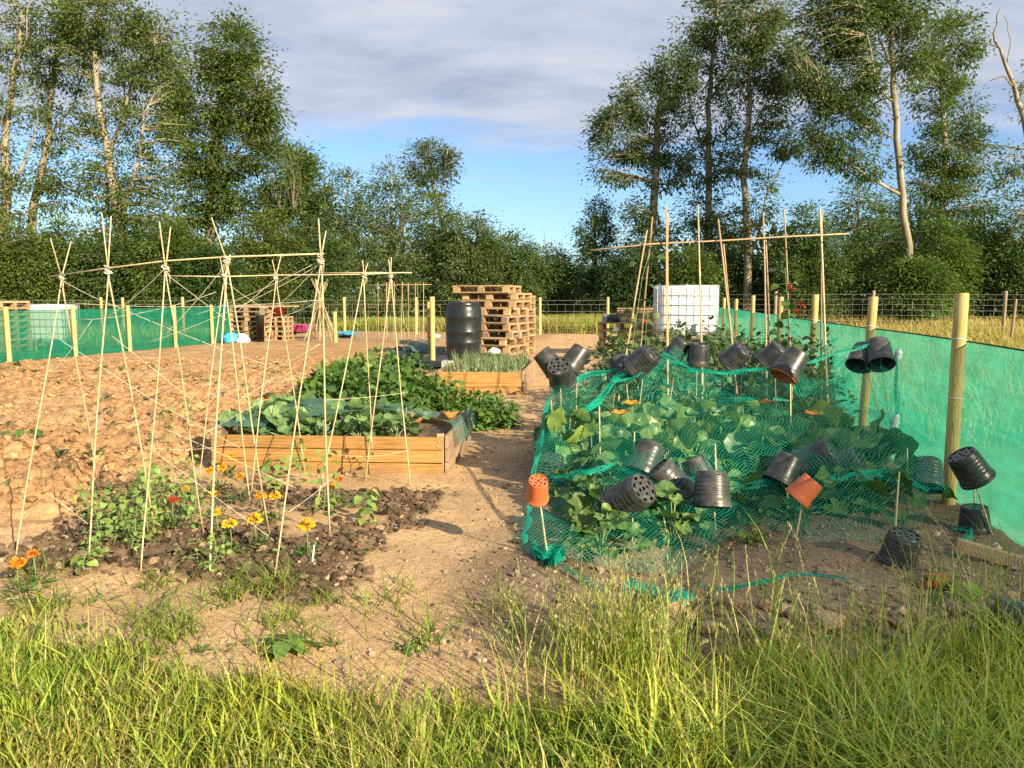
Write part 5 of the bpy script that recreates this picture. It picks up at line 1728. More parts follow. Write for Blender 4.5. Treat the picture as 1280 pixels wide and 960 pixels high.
def gather(pts, width, strands, name='gathered_fold', drop=0.0):
    width *= .85
    """a bunch of net: several crumpled ribbons following a line."""
    pts = [Vector(p) for p in pts]
    dense = []
    for a, b in zip(pts[:-1], pts[1:]):
        k = max(3, int((b - a).length / .03))
        dense += [a.lerp(b, i / k) for i in range(k)]
    dense.append(pts[-1]); n = len(dense)
    Vs, Ts, UV, b0 = [], [], [], 0
    for s_ in range(strands):
        sd = random.uniform(0, 99)
        t = np.arange(n) * .03
        ph = fbm(t * 2.2, t * 0 + sd, 5, 3) * 9
        off = (fbm(t * 3, t * 0 + sd + 5, 7, 3) - .5) * width * 1.6
        off2 = (fbm(t * 3, t * 0 + sd + 9, 9, 3) - .5) * width * 1.2
        w = width * (.35 + .6 * fbm(t * 2, t * 0 + sd + 3, 11, 2))
        fall = np.clip(np.minimum(np.arange(n), n - 1 - np.arange(n)) / 4, .25, 1)
        for i, p in enumerate(dense):
            q = (dense[min(i + 1, n - 1)] - dense[max(i - 1, 0)]).normalized()
            s1 = q.cross(Vector((0, 0, 1)));
            s1 = s1.normalized() if s1.length > .05 else Vector((1, 0, 0))
            s2 = s1.cross(q)
            c = p + s1 * off[i] + s2 * off2[i] + Vector((0, 0, -drop * random.random()))
            e = (s1 * math.cos(ph[i]) + s2 * math.sin(ph[i])) * w[i] * fall[i]
            for a in (-.5, 0, .5):
                m = s2 * (.25 * w[i] if a == 0 else 0)
                Vs.append(c + e * a + m); UV.append((t[i] + sd, a * w[i] * 1.3))
        for i in range(n - 1):
            for k in (0, 1):
                a = b0 + i * 3 + k
                Ts.append((a, a + 1, a + 4, a + 3))
        b0 += n * 3
    me = raw_mesh(name, np.array([tuple(v) for v in Vs]), np.array(Ts), None, True, np.array(UV))
    return place(name, me, MAT['netfold'], net)


def gl(*a): return [at(x, y, d) for x, y, d in a]


def gg(*a):
    out = []
    for x, y in a:
        p = gnd(x, y); out.append(Vector((p.x, p.y, gz1(p.x, p.y) + .025)))
    return out


gather(gl((654, 690, 4.1), (664, 610, 4.8), (676, 545, 5.5), (688, 492, 6.0)), .05, 3)
gather(gl((722, 520, 5.7), (748, 500, 5.9), (768, 474, 6.1), (792, 462, 6.1)), .09, 5)
gather(gl((700, 482, 6.0), (735, 470, 6.2), (770, 462, 6.2)), .06, 4)
gather(gl((765, 478, 6.0), (790, 474, 6.0), (825, 452, 6.1)), .05, 3)
gather(gl((828, 442, 6.3), (862, 461, 6.2), (905, 466, 6.15), (960, 461, 6.1), (985, 463, 6.1)), .05, 5)
gather(gl((1000, 458, 6.1), (1045, 440, 6.25), (1085, 433, 6.3), (1112, 440, 6.3)), .05, 3)
gather(gl((1119, 445, 6.3), (1122, 500, 6.35), (1123, 590, 6.4)), .045, 3)
gather(gl((900, 500, 6.2), (960, 497, 6.1), (985, 500, 6.1), (1005, 512, 6.1)), .035, 2)
gather(gl((770, 582, 4.9), (800, 596, 4.7), (840, 600, 4.55), (872, 600, 4.5)), .06, 3)
gather(gl((690, 600, 4.9), (730, 590, 4.8), (770, 578, 4.9)), .06, 3)
gather(gl((930, 610, 4.6), (970, 598, 4.7), (1040, 600, 4.8), (1100, 590, 4.9), (1160, 612, 4.8)), .07, 4)
gather(gg((980, 650), (1010, 646), (1050, 645)), .07, 4)
gather(gg((664, 690), (680, 706), (700, 698), (690, 716)), .12, 12, 'bunched_corner')
gather(gg((700, 712), (735, 735), (760, 750)), .06, 3)
gather(gg((782, 742), (812, 748), (835, 765), (850, 752), (838, 775), (862, 752)), .10, 12, 'bunched_corner')
gather(gg((866, 742), (905, 745), (950, 738), (990, 732), (1030, 738), (1060, 744)), .028, 5)
gather(gg((1190, 705), (1205, 690), (1215, 672), (1190, 668)), .05, 3)

# the strip of fine teal net on the first raised bed
bx, by, bz = bed1.location
n = 60
xs_ = np.linspace(-W1 / 2 - .06, W1 / 2 + .09, n); ys_ = np.linspace(-D1 / 2 + .04, D1 / 2 + .03, n)
X, Y = np.meshgrid(xs_, ys_)
edge = np.clip(np.minimum(np.minimum(X - xs_[0], xs_[-1] - X), np.minimum(Y - ys_[0], ys_[-1] - Y)) / .3, 0, 1)
Zb = .345 + edge * (.03 + .09 * fbm(X * 2.2, Y * 2.2, 301, 3)) + (1 - np.abs(2 * fbm(X * 3, Y * 3, 305, 2) - 1)) * .03
Zb = np.where(X > W1 / 2 + .04, Zb - (X - W1 / 2 - .04) * 3.5, Zb)
idx = np.arange(n * n).reshape(n, n)
T = np.stack([idx[:-1, :-1].ravel(), idx[:-1, 1:].ravel(), idx[1:, 1:].ravel(), idx[1:, :-1].ravel()], 1)
keep = ~((X > .45) & (Y > -.1 - .2 * (X > W1 / 2 - .1)) & (X < W1 / 2 + .01)) & ~((X > -.5) & (Y < -.35 + .1 * np.sin(X * 5)))
T = T[keep.ravel()[T].all(axis=1)]
o = place('crop_net', raw_mesh('bed_net', np.stack([X.ravel(), Y.ravel(), Zb.ravel()], 1), T, None, True, np.stack([X.ravel(), Y.ravel()], 1)), MAT['bednet'], None, bed1.location, bed1.rotation_euler)
tag(o, 'fine grey teal netting lying over the cabbages in the large raised bed', 'netting')

# ================================================================== plants
SQ = [t_lobed(k, 5, .1 + .09 * k, .22, .08) for k in range(3)]
CB = [t_lobed(10 + k, 7, .08, .32, .09, 22) for k in range(2)]
LF = t_leaf(.62, .12, .3, 4)
LFN = t_leaf(.4, .1, .25, 3)
HEART = t_leaf(.85, .1, .35, 4)


def rosette(root, n, hgt, spread, lsize, tmpl, col, stem_col=(.16, .24, .08), up=.9, mat='leaf', seed=0, tilt=.55, stalk=.006, droop=.0, dz=(-.55, .15), zr=.55):
    st, parts = MB(), []
    for q in range(n):
        a = 2.4 * q + random.uniform(-.4, .4)
        f = (q + .6) / n
        rr = spread * f ** .6 * random.uniform(.75, 1.15)
        z = hgt * (1.05 - zr * f ** 1.2) * random.uniform(.75, 1.1)
        e = Vector((rr * math.cos(a), rr * math.sin(a), z))
        st.tube([(0, 0, 0), (e.x * .35, e.y * .35, z * .6), e], [stalk * 1.2, stalk, stalk * .7], 6, False, stem_col)
        d = np.array([[math.cos(a), math.sin(a), random.uniform(*dz) - droop]])
        u = np.array([[random.gauss(0, tilt) + .35 * math.cos(a), random.gauss(0, tilt) + .35 * math.sin(a), up]])
        tm = tmpl[q % len(tmpl)] if isinstance(tmpl, list) else tmpl
        cc_ = varied(col, 1, .2, .1) * (np.array([[1.7, 1.25, .8]]) if random.random() < .06 else 1)
        parts.append(scatter(tm[0], tm[1], np.array([tuple(e)]), frames(d, u), np.array([lsize * random.uniform(.6, 1.25)]), cc_, tm[2] if len(tm) > 2 else None))
    V, T, C = join(parts)
    place('leaves', raw_mesh('leaves', V, T, C, True), MAT[mat], root)
    st.build('stems', MAT['stem'], root)
    return root


def dome(root, n, rad, hgt, lsize, tmpl, col, mat='leaf', stems=7, droop=.4, shell=.45, var=.2):
    d = norm(RNG.normal(size=(n, 3))); d[:, 2] = np.abs(d[:, 2])
    rr = RNG.uniform(0, 1, (n, 1)) ** shell
    p = d * rr * np.array([rad, rad, hgt]) * RNG.uniform(.85, 1.1, (n, 1))
    p[:, 2] += .03
    ld = d + RNG.normal(0, .45, d.shape); ld[:, 2] -= droop
    nn = d * .5 + RNG.normal(0, .35, d.shape); nn[:, 2] += .9
    V, T, C = scatter(tmpl[0], tmpl[1], p, frames(ld, nn), lsize * RNG.uniform(.6, 1.25, n), varied(col, n, var, .1))
    place('leaves', raw_mesh('leaves', V, T, C, True), MAT[mat], root)
    st = MB()
    for q in range(stems):
        a = random.uniform(0, 6.28); e = Vector((math.cos(a) * rad * .6, math.sin(a) * rad * .6, hgt * .75))
        st.tube([(0, 0, -.02), (e.x * .4, e.y * .4, e.z * .6), e], [.007, .006, .003], 5, False, (.15, .23, .08))
    st.build('stems', MAT['stem'], root)
    return root


def copies(proto_list, spots, label, group, smin=.85, smax=1.15):
    """each spot is one plant; the first uses of the prototypes are moved, the others copied."""
    used = set()
    chs = [kids(p) for p in proto_list]
    for i, s in enumerate(spots):
        x, y = s[0], s[1]
        z = s[2] if len(s) > 2 else gz1(x, y)
        k = i % len(proto_list); p = proto_list[k]
        lab = label(i, s) if callable(label) else label
        sc = random.uniform(smin, smax) * (s[3] if len(s) > 3 else 1)
        if k not in used:
            used.add(k); p.location = (x, y, z); p.rotation_euler = (0, 0, random.uniform(0, 6.28)); p.scale = (sc,) * 3
            p['label'] = lab; p['group'] = group
        else:
            dup(p, (x, y, z), random.uniform(0, 6.28), sc, lab, group, chs[k])


# squash under the net
pr = [rosette(thing('squash_plant', 'squash', 'squash plant'), 20 + k, .31, .26, .185, SQ, (.088, .168, .048), seed=k, zr=.75, dz=(-.6, .35), tilt=.6, stalk=.005) for k in range(3)]
spots = []
for _ in range(6000):
    x, y = random.uniform(.24, 1.55), random.uniform(4.0, 5.25)
    if x < .36 + .03 * (y - 3.8) or (x > 1.0 and y < 4.55) or (.98 < x < 1.12 and y < 4.35): continue
    if all((x - a) ** 2 + (y - b) ** 2 > .27 ** 2 for a, b in spots): spots.append((x, y))
spots = spots[:24]
copies(pr, spots, 'bushy squash plant with lobed leaves at the front left under the green net', 'squash plants under the green net', .68, .95)
pr = [rosette(thing('courgette_plant', 'courgette', 'courgette plant'), 18, .26, .36, .17, [SQ[2], SQ[1]], (.085, .15, .035), seed=k, zr=.8, dz=(-.5, .3), tilt=.5, stalk=.005) for k in range(2)]
spots = [(1.45, 4.75), (1.75, 4.72), (2.05, 4.8), (2.35, 4.85), (1.6, 5.05), (1.95, 5.1), (2.3, 5.2), (2.6, 5.15)]
copies(pr, spots, 'low dark courgette plant with jagged leaves behind the square terracotta pot', 'courgettes at the front right of the netted plot', .75, 1.0)
# collards across the middle of the plot
pr = [rosette(thing('cabbage_plant', 'cabbage', 'cabbage'), 19, .46, .2, .225, CB, [(.1, .19, .06), (.08, .16, .065), (.115, .2, .055)][k], (.25, .32, .18), up=.55, mat='leaf_gloss', tilt=.6, dz=(-.25, .9), zr=.7) for k in range(3)]
spots = [(x + random.uniform(-.1, .1), y + random.uniform(-.1, .1)) for y in (5.45, 5.8, 6.15, 6.5) for x in np.arange(.5, 2.62, .3)]
copies(pr, spots, 'upright leafy cabbage in the dense block under the net ridge', 'cabbages across the middle of the netted plot', .72, .98)
# cabbages inside the first bed
pr = [rosette(thing('cabbage_plant', 'cabbage', 'cabbage'), 14, .2, .2, .16, CB, (.11, .2, .075), (.25, .32, .18), up=.8, tilt=.6, dz=(-.3, .6), zr=.7) for k in range(2)]
Mb = bed1.matrix_basis.copy() if hasattr(bed1, 'matrix_basis') else Matrix()
Mb = Matrix.Translation(bed1.location) @ bed1.rotation_euler.to_matrix().to_4x4()
spots = []
for (u, v) in [(-.78, -.35), (-.45, -.42), (-.12, -.4), (.2, -.42), (.5, -.38), (-.8, .08), (-.42, .05), (-.05, .1), (.3, .02), (-.75, .42), (-.35, .45), (.02, .42), (.4, .4)]:
    p = Mb @ Vector((u * W1 / 1.9, v, .2)); spots.append((p.x, p.y, p.z))
copies(pr, spots, 'young cabbage under fine netting in the large raised bed', 'cabbages in the large raised bed')
# potatoes behind the bed
pr = [dome(thing('potato_plant', 'potato', 'potato plant'), 430, .46, .54, .115, LF, [(.095, .19, .033), (.11, .2, .03), (.085, .17, .035)][k], stems=8, droop=.35) for k in range(3)]
spots = []
for _ in range(5000):
    x, y = random.uniform(-3.3, .1), random.uniform(7.5, 12.6)
    r, s = to_rs(x, y)
    lo_, hi_ = -3.75 - .33 * max(0, s - 8), -1.62 - .20 * max(0, s - 8.5)
    if not (lo_ < r < hi_) or s < 7.72 or s > 10.9 or (s > 8.55 + .55 * max(0, -2.2 - r) and r > -3.6): continue
    if all((x - a) ** 2 + (y - b) ** 2 > .38 ** 2 for a, b in spots): spots.append((x, y))
spots.sort(key=lambda q: q[1])
spots = [(x, y, gz1(x, y), .66 if to_rs(x, y)[0] > -2.15 else .8 if to_rs(x, y)[0] > -2.7 else 1.0) for x, y in spots if not (to_rs(x, y)[0] > -2.5 and to_rs(x, y)[1] > 8.75)]
copies(pr, spots, 'lush potato plant in the leafy block behind the large raised bed', 'potato plants between the two raised beds', .8, 1.12)
# onions
pr = []
for k in range(3):
    root = thing('onion_plant', 'onion', 'onion')
    n = 7
    tv, tt = t_blade(4, 1.0, 1.0)
    hh = RNG.uniform(.22, .40, n)
    V, T, C = scatter(tv, tt, np.zeros((n, 3)) + RNG.normal(0, .012, (n, 3)) * [1, 1, 0], zrot(RNG.uniform(0, 6.28, n)), np.stack([hh * RNG.uniform(.1, .6, n), np.full(n, .014), hh], 1), varied((.2, .28, .13), n, .2, .08))
    place('leaves', raw_mesh('leaves', V, T, C, True), MAT['leaf'], root)
    MB().lathe([(.001, -.01), (.02, 0), (.024, .018), (.012, .04), (.008, .06)], 10).build('bulb', MAT['bulb'], root)
    pr.append(root)
Mb2 = Matrix.Translation(bed2.location) @ bed2.rotation_euler.to_matrix().to_4x4()
spots = []
for u in np.linspace(-W2 / 2 + .12, W2 / 2 - .12, 8):
    for v in np.linspace(-D2 / 2 + .15, D2 / 2 - .2, 11):
        p = Mb2 @ Vector((u + random.uniform(-.04, .04), v + random.uniform(-.05, .05), .25)); spots.append((p.x, p.y, p.z))
copies(pr, spots, 'thin leaved onion growing in the small raised bed', 'onions in the small raised bed', .8, 1.25)
# bushy beans behind the net
pr = [dome(thing('bean_plant', 'bean', 'bean plant'), 640, .52, 1.02, .095, LF, (.085, .14, .05), mat='leaf_gloss', stems=10, droop=.3, shell=.6) for k in range(3)]
spots = []
for s in np.arange(8.7, 14.8, .75):
    for r in np.arange(-.62 + .02 * s, 1.8, .72):
        x, y = rs(r + random.uniform(-.12, .12), s + random.uniform(-.15, .15)); spots.append((x, y))
spots = [q for q in spots if to_rs(*q)[0] > .15 or to_rs(*q)[1] < 11.5]
copies(pr, spots, 'tall bushy bean plant in the block before the white tote', 'bean plants before the white tote', .72, 1.0)
spots = [(x, y) for x, y in [(.62, 6.9), (1.0, 7.3), (1.45, 7.2), (1.9, 7.35), (2.35, 7.2), (.85, 7.9), (1.3, 8.1), (2.6, 7.6), (2.85, 7.0), (1.75, 8.0)]]
pr = [dome(thing('bean_plant', 'bean', 'bean plant'), 300, .36, .6, .085, LF, (.1, .165, .042), stems=8, droop=.3, shell=.6) for k in range(2)]
copies(pr, spots, 'leafy bean plant between the net ridge and the crossbar canes', 'bean plants behind the net ridge', .85, 1.15)


# ------------------------------------------------------------------ climbing plants and seedlings
def climber(name, label, cat, path_pts, n, lsize, tmpl, col, group=None, pairs=True, spread=.05, mat='leaf', loc=None, flowers=None, fcol=(.6, .05, .02)):
    """a stem along world points with leaves on short stalks either side."""
    P = [Vector(p) for p in path_pts]
    O = Vector((P[0].x, P[0].y, 0)) if loc is None else Vector(loc)
    root = thing(name, label, cat, O, 0, group)
    cum = [0]
    for a, b in zip(P[:-1], P[1:]): cum.append(cum[-1] + (b - a).length)
    st, pos, dr = MB(), [], []
    st.tube([p - O for p in P], [.0028] * len(P), 5, False, (.15, .24, .07))
    def at_t(t):
        d = t * cum[-1]
        for i in range(len(P) - 1):
            if d <= cum[i + 1] or i == len(P) - 2:
                return P[i].lerp(P[i + 1], (d - cum[i]) / max(1e-6, cum[i + 1] - cum[i]))
    for q in range(n):
        p = at_t((q + .5) / n); a = random.uniform(0, 6.28)
        for s_ in ((0, math.pi) if pairs else (0,)):
            e = p + Vector((math.cos(a + s_), math.sin(a + s_), random.uniform(-.1, .6))) * spread * random.uniform(.5, 1.3)
            st.tube([p - O, e - O], [.0018, .0012], 4, False, (.17, .27, .08))
            pos.append(tuple(e - O)); dr.append((math.cos(a + s_), math.sin(a + s_), random.uniform(-.7, .2)))
    pos, dr = np.array(pos), np.array(dr)
    nn = RNG.normal(0, .4, dr.shape); nn[:, 2] += .9; nn[:, 1] -= .3
    V, T, C = scatter(tmpl[0], tmpl[1], pos, frames(dr, nn), lsize * RNG.uniform(.6, 1.25, len(pos)), varied(col, len(pos), .18, .12))
    place('leaves', raw_mesh('leaves', V, T, C, True), MAT[mat], root)
    st.build('stems', MAT['stem'], root)
    for fp_ in (flowers or []):
        k = 14
        d = norm(RNG.normal(size=(k, 3)))
        V, T, C = scatter(LFN[0], LFN[1], np.array([tuple(Vector(fp_) - O)] * k) + RNG.normal(0, .012, (k, 3)), frames(d, RNG.normal(size=(k, 3))), np.full(k, .035), varied(fcol, k, .2, .1))
        place('flower', raw_mesh('flower', V, T, C, True), MAT['petal'], root)
    return root


GPEA = 'pea and bean seedlings under the cane frames'
def pea(px, py, top, label, n=9, l=.05, col=(.22, .32, .075), Y=None, w=3):
    f = on_ground(px, py)
    for q in range(1):
        stems = []
        tp = at(px + random.uniform(-6, 6), top, f.y + random.uniform(-.05, .05))
        mid = f.lerp(tp, .5) + Vector((random.uniform(-.03, .03), random.uniform(-.03, .03), 0))
        return climber('pea_plant', label, 'pea plant', [f, mid, tp], max(5, int(n * 1.5)), l * .78, HEART, col, GPEA, True, .04)


for (px, py, top, lab, n, l) in [
    (118, 690, 632, 'pea plant at the foot of the second front cane', 11, .055),
    (155, 680, 612, 'tall pea plant left of the third front cane', 14, .05),
    (172, 668, 590, 'tallest pea plant at the third front cane, with a white flower', 16, .055),
    (190, 655, 585, 'pea plant just right of the third front cane', 15, .055),
    (205, 660, 590, 'pea plant before the dark gap right of the third cane', 13, .05),
    (240, 662, 612, 'pea plant touching the fourth front cane', 11, .045),
    (262, 715, 668, 'thin pea plant winding up the fourth front cane', 10, .04),
    (248, 706, 672, 'two leaved pea seedling left of the fourth cane foot', 5, .04),
    (236, 625, 570, 'pea plant beside the raised bed corner', 9, .05),
    (128, 672, 612, 'pea plant leaning on the second front cane from behind', 11, .05),
    (146, 668, 618, 'bushy pea plant between the second and third front canes', 13, .05),
    (164, 690, 648, 'short pea plant just left of the third front cane foot', 9, .045),
    (186, 678, 628, 'pea plant right of the third front cane foot', 11, .045),
    (198, 640, 582, 'tall pea plant behind the third front cane', 12, .05),
    (228, 646, 600, 'pea plant before the left end of the raised bed', 10, .05),
    (112, 648, 600, 'pea plant left of the second front cane, behind', 10, .045),
    (375, 605, 545, 'bean seedling climbing before the raised bed, left one', 7, .075),
    (404, 645, 560, 'bean seedling climbing the fifth front cane pair', 8, .065),
    (345, 612, 570, 'broad leaved bean seedling at the corner of the dark soil', 8, .08),
    (458, 655, 615, 'bean seedling standing alone on the dark soil at the right', 9, .075),
    (455, 600, 540, 'thin bean shoot twining up the rear cane', 5, .05),
    (212, 565, 500, 'bean shoot climbing the second rear cane over the clods', 6, .055),
    (240, 540, 500, 'bright bean shoot at the rear cane left of the bed', 5, .06),
    (105, 718, 690, 'weedy seedling at the foot of the second front cane', 8, .05),
]:
    pea(px, py, top, lab, n, l)
for (a, lab) in [([(785, 470, 7.6), (795, 400, 7.7), (803, 345, 7.9), (812, 315, 8)], 'bean plant twining up the leftmost pair of brown canes'), ([(806, 440, 8.2), (808, 405, 8.2), (812, 380, 8.2)], 'bean plant with a red flower beside the second brown cane pair'), ([(994, 480, 8), (988, 420, 8), (984, 370, 8), (981, 335, 8)], 'scarlet runner bean climbing the sixth brown cane pair')]:
    pts = [at(*q) for q in a]
    pts = [Vector((pts[0].x, pts[0].y, 0))] + pts
    fl_ = [at(808, 402, 7.9)] if 'with a red' in lab else ([at(988, 358, 7.9), at(1001, 380, 7.9), at(996, 389, 7.9), at(986, 424, 7.9)] if 'scarlet' in lab else None)
    climber('bean_plant', lab, 'bean plant', pts, 16, .1, HEART, (.085, .14, .035), 'climbing beans on the brown canes', True, .09, flowers=fl_)


# marigolds
def marigold(px, py, label, col=(.85, .28, .01), Yd=None, size=.03, stem=.17):
    c = gnd(px, py, stem + .0)
    z0 = gz1(c.x, c.y)
    root = thing('marigold', label, 'marigold', (c.x, c.y, z0), random.uniform(0, 6), 'marigolds around the bean canes')
    k = 64
    d = norm(RNG.normal(size=(k, 3))); d[:, 2] = np.abs(d[:, 2]) * 1.0 - .35
    d = norm(d)
    t = t_leaf(.95, -.12, .35, 3)
    parts = [scatter(t[0], t[1], np.array([0, 0, stem]) + d * size * np.array([.5, .5, .38]), frames(d + RNG.normal(0, .25, d.shape), RNG.normal(0, .5, d.shape) + [0, 0, .6]), size * RNG.uniform(.42, .62, k), varied(col, k, .18, .04))]
    V, T, C = join(parts)
    place('flower', raw_mesh('flower', V, T, C, True), MAT['petal'], root)
    n = 46
    d = norm(RNG.normal(size=(n, 3))); d[:, 2] = np.abs(d[:, 2]) * .8
    p = d * np.array([.075, .075, stem * .6]) * RNG.uniform(.3, 1, (n, 1))
    V, T, C = scatter(LFN[0], LFN[1], p, frames(d + RNG.normal(0, .3, d.shape), RNG.normal(0, .4, d.shape) + [0, 0, 1]), RNG.uniform(.03, .05, n), varied((.09, .15, .035), n, .2, .1))
    place('leaves', raw_mesh('leaves', V, T, C, True), MAT['leaf'], root)
    MB().tube([(0, 0, -.01), (.006, .004, stem * .5), (0, 0, stem)], [.003, .0028, .0035], 6, True, (.14, .22, .07)).build('stem', MAT['stem'], root)
    return root


for (px, py, lab, c, s) in [
    (22, 701, 'orange marigold at the left photo edge, beside the first front cane foot', (.85, .28, .01), .03),
    (41, 691, 'smaller red orange marigold right of the edge one', (.8, .2, .01), .022),
    (216, 629, 'dark red marigold among the pea plants', (.45, .04, .01), .022),
    (263, 591, 'orange marigold at the left end of the raised bed front', (.86, .33, .01), .028),
    (277, 588, 'yellow orange marigold near the raised bed corner', (.88, .42, .015), .028),
    (288, 571, 'uppermost yellow marigold against the orange boards', (.88, .42, .02), .026),
    (267, 619, 'marigold half hidden by the fourth front cane', (.88, .42, .015), .026),
    (287, 655, 'golden marigold, left of the front pair', (.9, .47, .015), .032),
    (318, 650, 'golden marigold with big head, right of the front pair', (.9, .5, .02), .036),
    (326, 621, 'orange marigold left of the rear cane foot', (.86, .36, .01), .03),
    (344, 621, 'golden marigold touching the fifth front cane', (.9, .46, .015), .032),
    (383, 658, 'largest golden marigold, standing apart right of the fifth cane', (.9, .47, .015), .038),
    (417, 607, 'orange marigold before the raised bed boards', (.85, .28, .01), .028),
    (300, 596, 'orange marigold low against the boards between two rear canes', (.86, .36, .01), .024),
    (232, 612, 'orange marigold left of the dark gap by the raised bed corner', (.86, .36, .01), .024),
    (270, 640, 'small golden marigold left of the fourth front cane foot', (.9, .46, .015), .024),
    (424, 600, 'red orange marigold overlapping the orange one before the boards', (.75, .15, .01), .024),
]:
    marigold(px, py, lab, c, size=s * 1.25)
# squash blossoms
for (px, py, Yd, lab) in [(775, 520, 5.9, 'orange squash blossom under the left net ridge'), (1016, 521, 5.7, 'yellow squash blossom open beside the third post'), (790, 508, 6.0, 'pale orange squash blossom behind the left net fold'), (955, 506, 6.1, 'small orange squash blossom under the net ridge middle')]:
    c = at(px, py, Yd)
    root = thing('squash_blossom', lab, 'flower', c, 0, 'squash blossoms')
    k = 6
    a = np.arange(k) * 2 * math.pi / k
    d = np.stack([np.cos(a) * .75, np.sin(a) * .75 - .2, np.full(k, .65)], 1)
    V, T, C = scatter(LF[0], LF[1], np.zeros((k, 3)), frames(d, np.stack([-np.cos(a) * .6, -np.sin(a) * .6, np.full(k, .75)], 1)), np.full(k, .085), varied((.85, .33, .01), k, .1, .03))
    place('petals', raw_mesh('petals', V, T, C, True), MAT['petal'], root)
    MB().tube([(0, 0, -c.z), (0, .01, -c.z * .4), (0, 0, .005)], .005, 6, True, (.2, .28, .1)).build('stalk', MAT['stem'], root)

# a parsley tuft, the big dock leaf, weeds over the dug soil
f = on_ground(937, 686)
root = dome(thing('parsley_plant', 'small curly parsley plant on the bare soil before the dusty pot', 'parsley', f), 70, .09, .12, .035, HEART, (.17, .24, .03), stems=5)
f = on_ground(1195, 752)
rosette(thing('dock_plant', 'broad dock leaves lying low in the grass at the right', 'dock plant', f), 5, .05, .09, .15, LF, (.12, .2, .03), tilt=.3)
f = on_ground(358, 812)
rosette(thing('dock_plant', 'small dock plant with upright leaves at the turf edge', 'dock plant', f), 9, .06, .04, .1, LF, (.13, .21, .04), tilt=.5)
f = on_ground(512, 806)
rosette(thing('dandelion_plant', 'flat dandelion rosette alone on the bare path', 'dandelion', f), 14, .02, .04, .075, LFN, (.09, .16, .03), tilt=.3)
for (px, py, lab) in [(30, 560, 'big leaved weed on the clods at the left edge')]:
    f = on_ground(px, py)
    rosette(thing('weed_plant', lab, 'weed', f), 6, .08, .1, .16, LF, (.12, .2, .04), tilt=.5)
P = sample(210, -11, -2.6, 5.2, 16, dug_mask, 1.3)
parts = []
for x, y in P:
    k = int(RNG.integers(4, 11)); a = RNG.uniform(0, 6.28, k)
    d = np.stack([np.cos(a), np.sin(a), RNG.uniform(.1, 1.2, k)], 1)
    big = RNG.uniform(.6, 1.5)
    parts.append(scatter(LFN[0], LFN[1], np.tile([x, y, gz1(x, y) + .01], (k, 1)) + RNG.normal(0, .03, (k, 3)) * [1, 1, .2], frames(d, RNG.normal(0, .3, (k, 3)) + [0, 0, 1]), RNG.uniform(.05, .11, k) * big, varied((.12, .15, .055), k, .25, .12)))
P2 = sample(120, -3.4, 1.5, 2.9, 6, lambda x, y: (1 - turf_mask(x, y)) * sstep(.5, .65, fbm(x * 2, y * 2, 401, 3)), 1.6)
for x, y in P2:
    k = int(RNG.integers(4, 9)); a = RNG.uniform(0, 6.28, k)
    d = np.stack([np.cos(a), np.sin(a), RNG.uniform(.1, .9, k)], 1)
    parts.append(scatter(LFN[0], LFN[1], np.tile([x, y, gz1(x, y) + .004], (k, 1)) + RNG.normal(0, .012, (k, 3)) * [1, 1, .2], frames(d, RNG.normal(0, .3, (k, 3)) + [0, 0, 1]), RNG.uniform(.02, .045, k), varied((.13, .19, .05), k, .25, .12)))
V, T, C = join(parts)
tag(place('weeds', raw_mesh('weeds', V, T, C, True), MAT['leaf']), 'small weed seedlings dotted over the dug soil and path', kind='stuff')
# carpet of low weeds round the canes
P = sample(300, -3.4, -1.2, 3.3, 5.2, lambda x, y: sstep(.48, .62, fbm(x * 2.6, y * 2.6, 411, 3)) * (1 - turf_mask(x, y)), 1.0)
n = len(P); a = RNG.uniform(0, 6.28, n)
d = np.stack([np.cos(a), np.sin(a), RNG.uniform(-.1, .8, n)], 1)
V, T, C = scatter(LFN[0], LFN[1], np.column_stack([P, gz(P[:, 0], P[:, 1]) + RNG.uniform(.0, .05, n)]), frames(d, RNG.normal(0, .3, (n, 3)) + [0, 0, 1]), RNG.uniform(.025, .06, n), varied((.13, .19, .05), n, .22, .12))
tag(place('chickweed', raw_mesh('chickweed', V, T, C, True), MAT['leaf']), 'low chickweed carpeting the soil between the front canes', kind='stuff')

# ------------------------------------------------------------------ odd bits
def stone(px, py, s, label, seed, mat='soil', col=(.46, .36, .25)):
    f = on_ground(px, py)
    tv, tt = lump(seed, 2)
    rg = np.random.default_rng(seed)
    o = place('stone', raw_mesh('stone', tv * np.array([s, s * rg.uniform(.6, 1), s * rg.uniform(.45, .7)]), tt, np.tile(col, (len(tv), 1)), True), MAT[mat], None, (f.x, f.y, f.z + s * .25), (0, 0, seed))
    return tag(o, label, 'stone', 'stones on the bare soil')


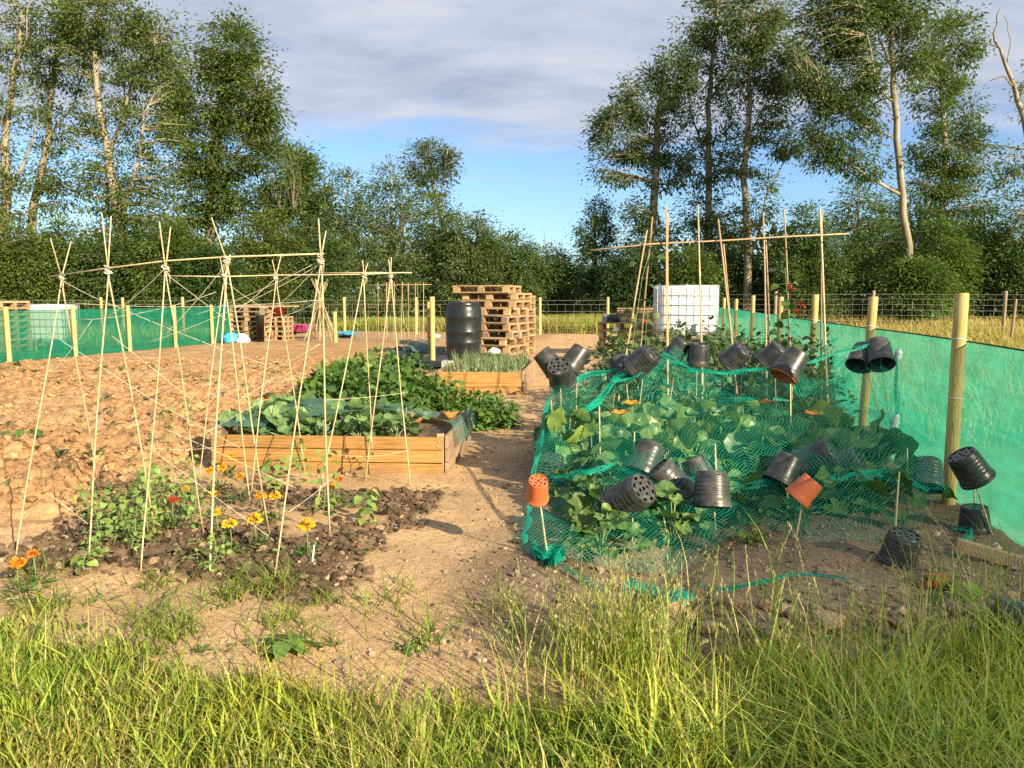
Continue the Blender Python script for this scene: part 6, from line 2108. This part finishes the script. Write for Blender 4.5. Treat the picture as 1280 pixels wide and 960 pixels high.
stone(631, 690, .022, 'round pale stone beside the left edge of the net', 3, col=(.5, .4, .27))
stone(646, 683, .03, 'dark rounded clod touching the left edge of the net', 4, col=(.1, .08, .06))
stone(428, 722, .022, 'pale stone right of the white plant tag, larger', 5, col=(.42, .32, .2))
stone(440, 722, .02, 'pale stone right of the white plant tag, smaller', 6, col=(.42, .32, .2))
stone(410, 724, .02, 'flat stone under the white plant tag', 7, col=(.5, .38, .24))
stone(1245, 692, .035, 'cream stone by the foot of the windbreak', 8, col=(.6, .5, .35))
stone(1072, 744, .03, 'grey stone at the end of the twisted net edge', 9, col=(.45, .38, .28))
stone(848, 742, .028, 'cream stone on the bunched net corner', 10, col=(.6, .5, .36))
stone(592, 573, .022, 'small stone on the path beside the raised bed', 12, col=(.45, .36, .26))
stone(600, 640, .018, 'small dark stone in the middle of the path', 13, col=(.3, .22, .15))
f = on_ground(392, 706)
o = MB().box((0, 0, .045), (.008, .002, .1), Euler((0, .12, .3)), .0, .0006).build('plant_tag', MAT['white'], None, f)
tag(o, 'white plastic plant tag stuck in the dark soil', 'plant tag')
for (a, b, lab) in [((750, 748), (765, 741), 'pale stick lying by the front of the net'), ((880, 748), (905, 752), 'weathered stick along the twisted net edge'), ((1040, 742), (1068, 748), 'pale twig at the right end of the net edge')]:
    p, q = gnd(*a), gnd(*b)
    p.z = gz1(p.x, p.y) + .012; q.z = gz1(q.x, q.y) + .016
    o = MB().tube([Vector((0, 0, 0)), (q - p) * .5 + Vector((0, 0, .006)), q - p], [.006, .0055, .004], 7).build('stick', MAT['greyboard'], None, p)
    tag(o, lab, 'stick')
for (px, py, Yd, h, r, lab) in [(1118, 531, 6.25, .2, .034, 'clear plastic bottle hanging at the edge of the net'), (1123, 443, 6.3, .09, .03, 'cut clear bottle neck caught on the net corner by the hanging pots')]:
    c = at(px, py, Yd)
    root = thing('plastic_bottle', lab, 'bottle', c, 0, None, (R(8), R(6), 0))
    MB().lathe([(.001, -h / 2), (r * .8, -h / 2), (r, -h * .44), (r, -h * .1), (r * .93, -.0), (r, h * .1), (r, h * .25), (r * .5, h * .42), (r * .36, h * .5)], 20).build('body', MAT['clear'], root)
    MB().lathe([(r * .42, h * .46), (r * .42, h * .56), (.001, h * .565)], 14).build('cap', MAT['blue'] if h > .1 else MAT['clear'], root)
print('objects', len(bpy.data.objects), 'tris', sum(len(o.data.polygons) for o in bpy.data.objects if o.type == 'MESH'))
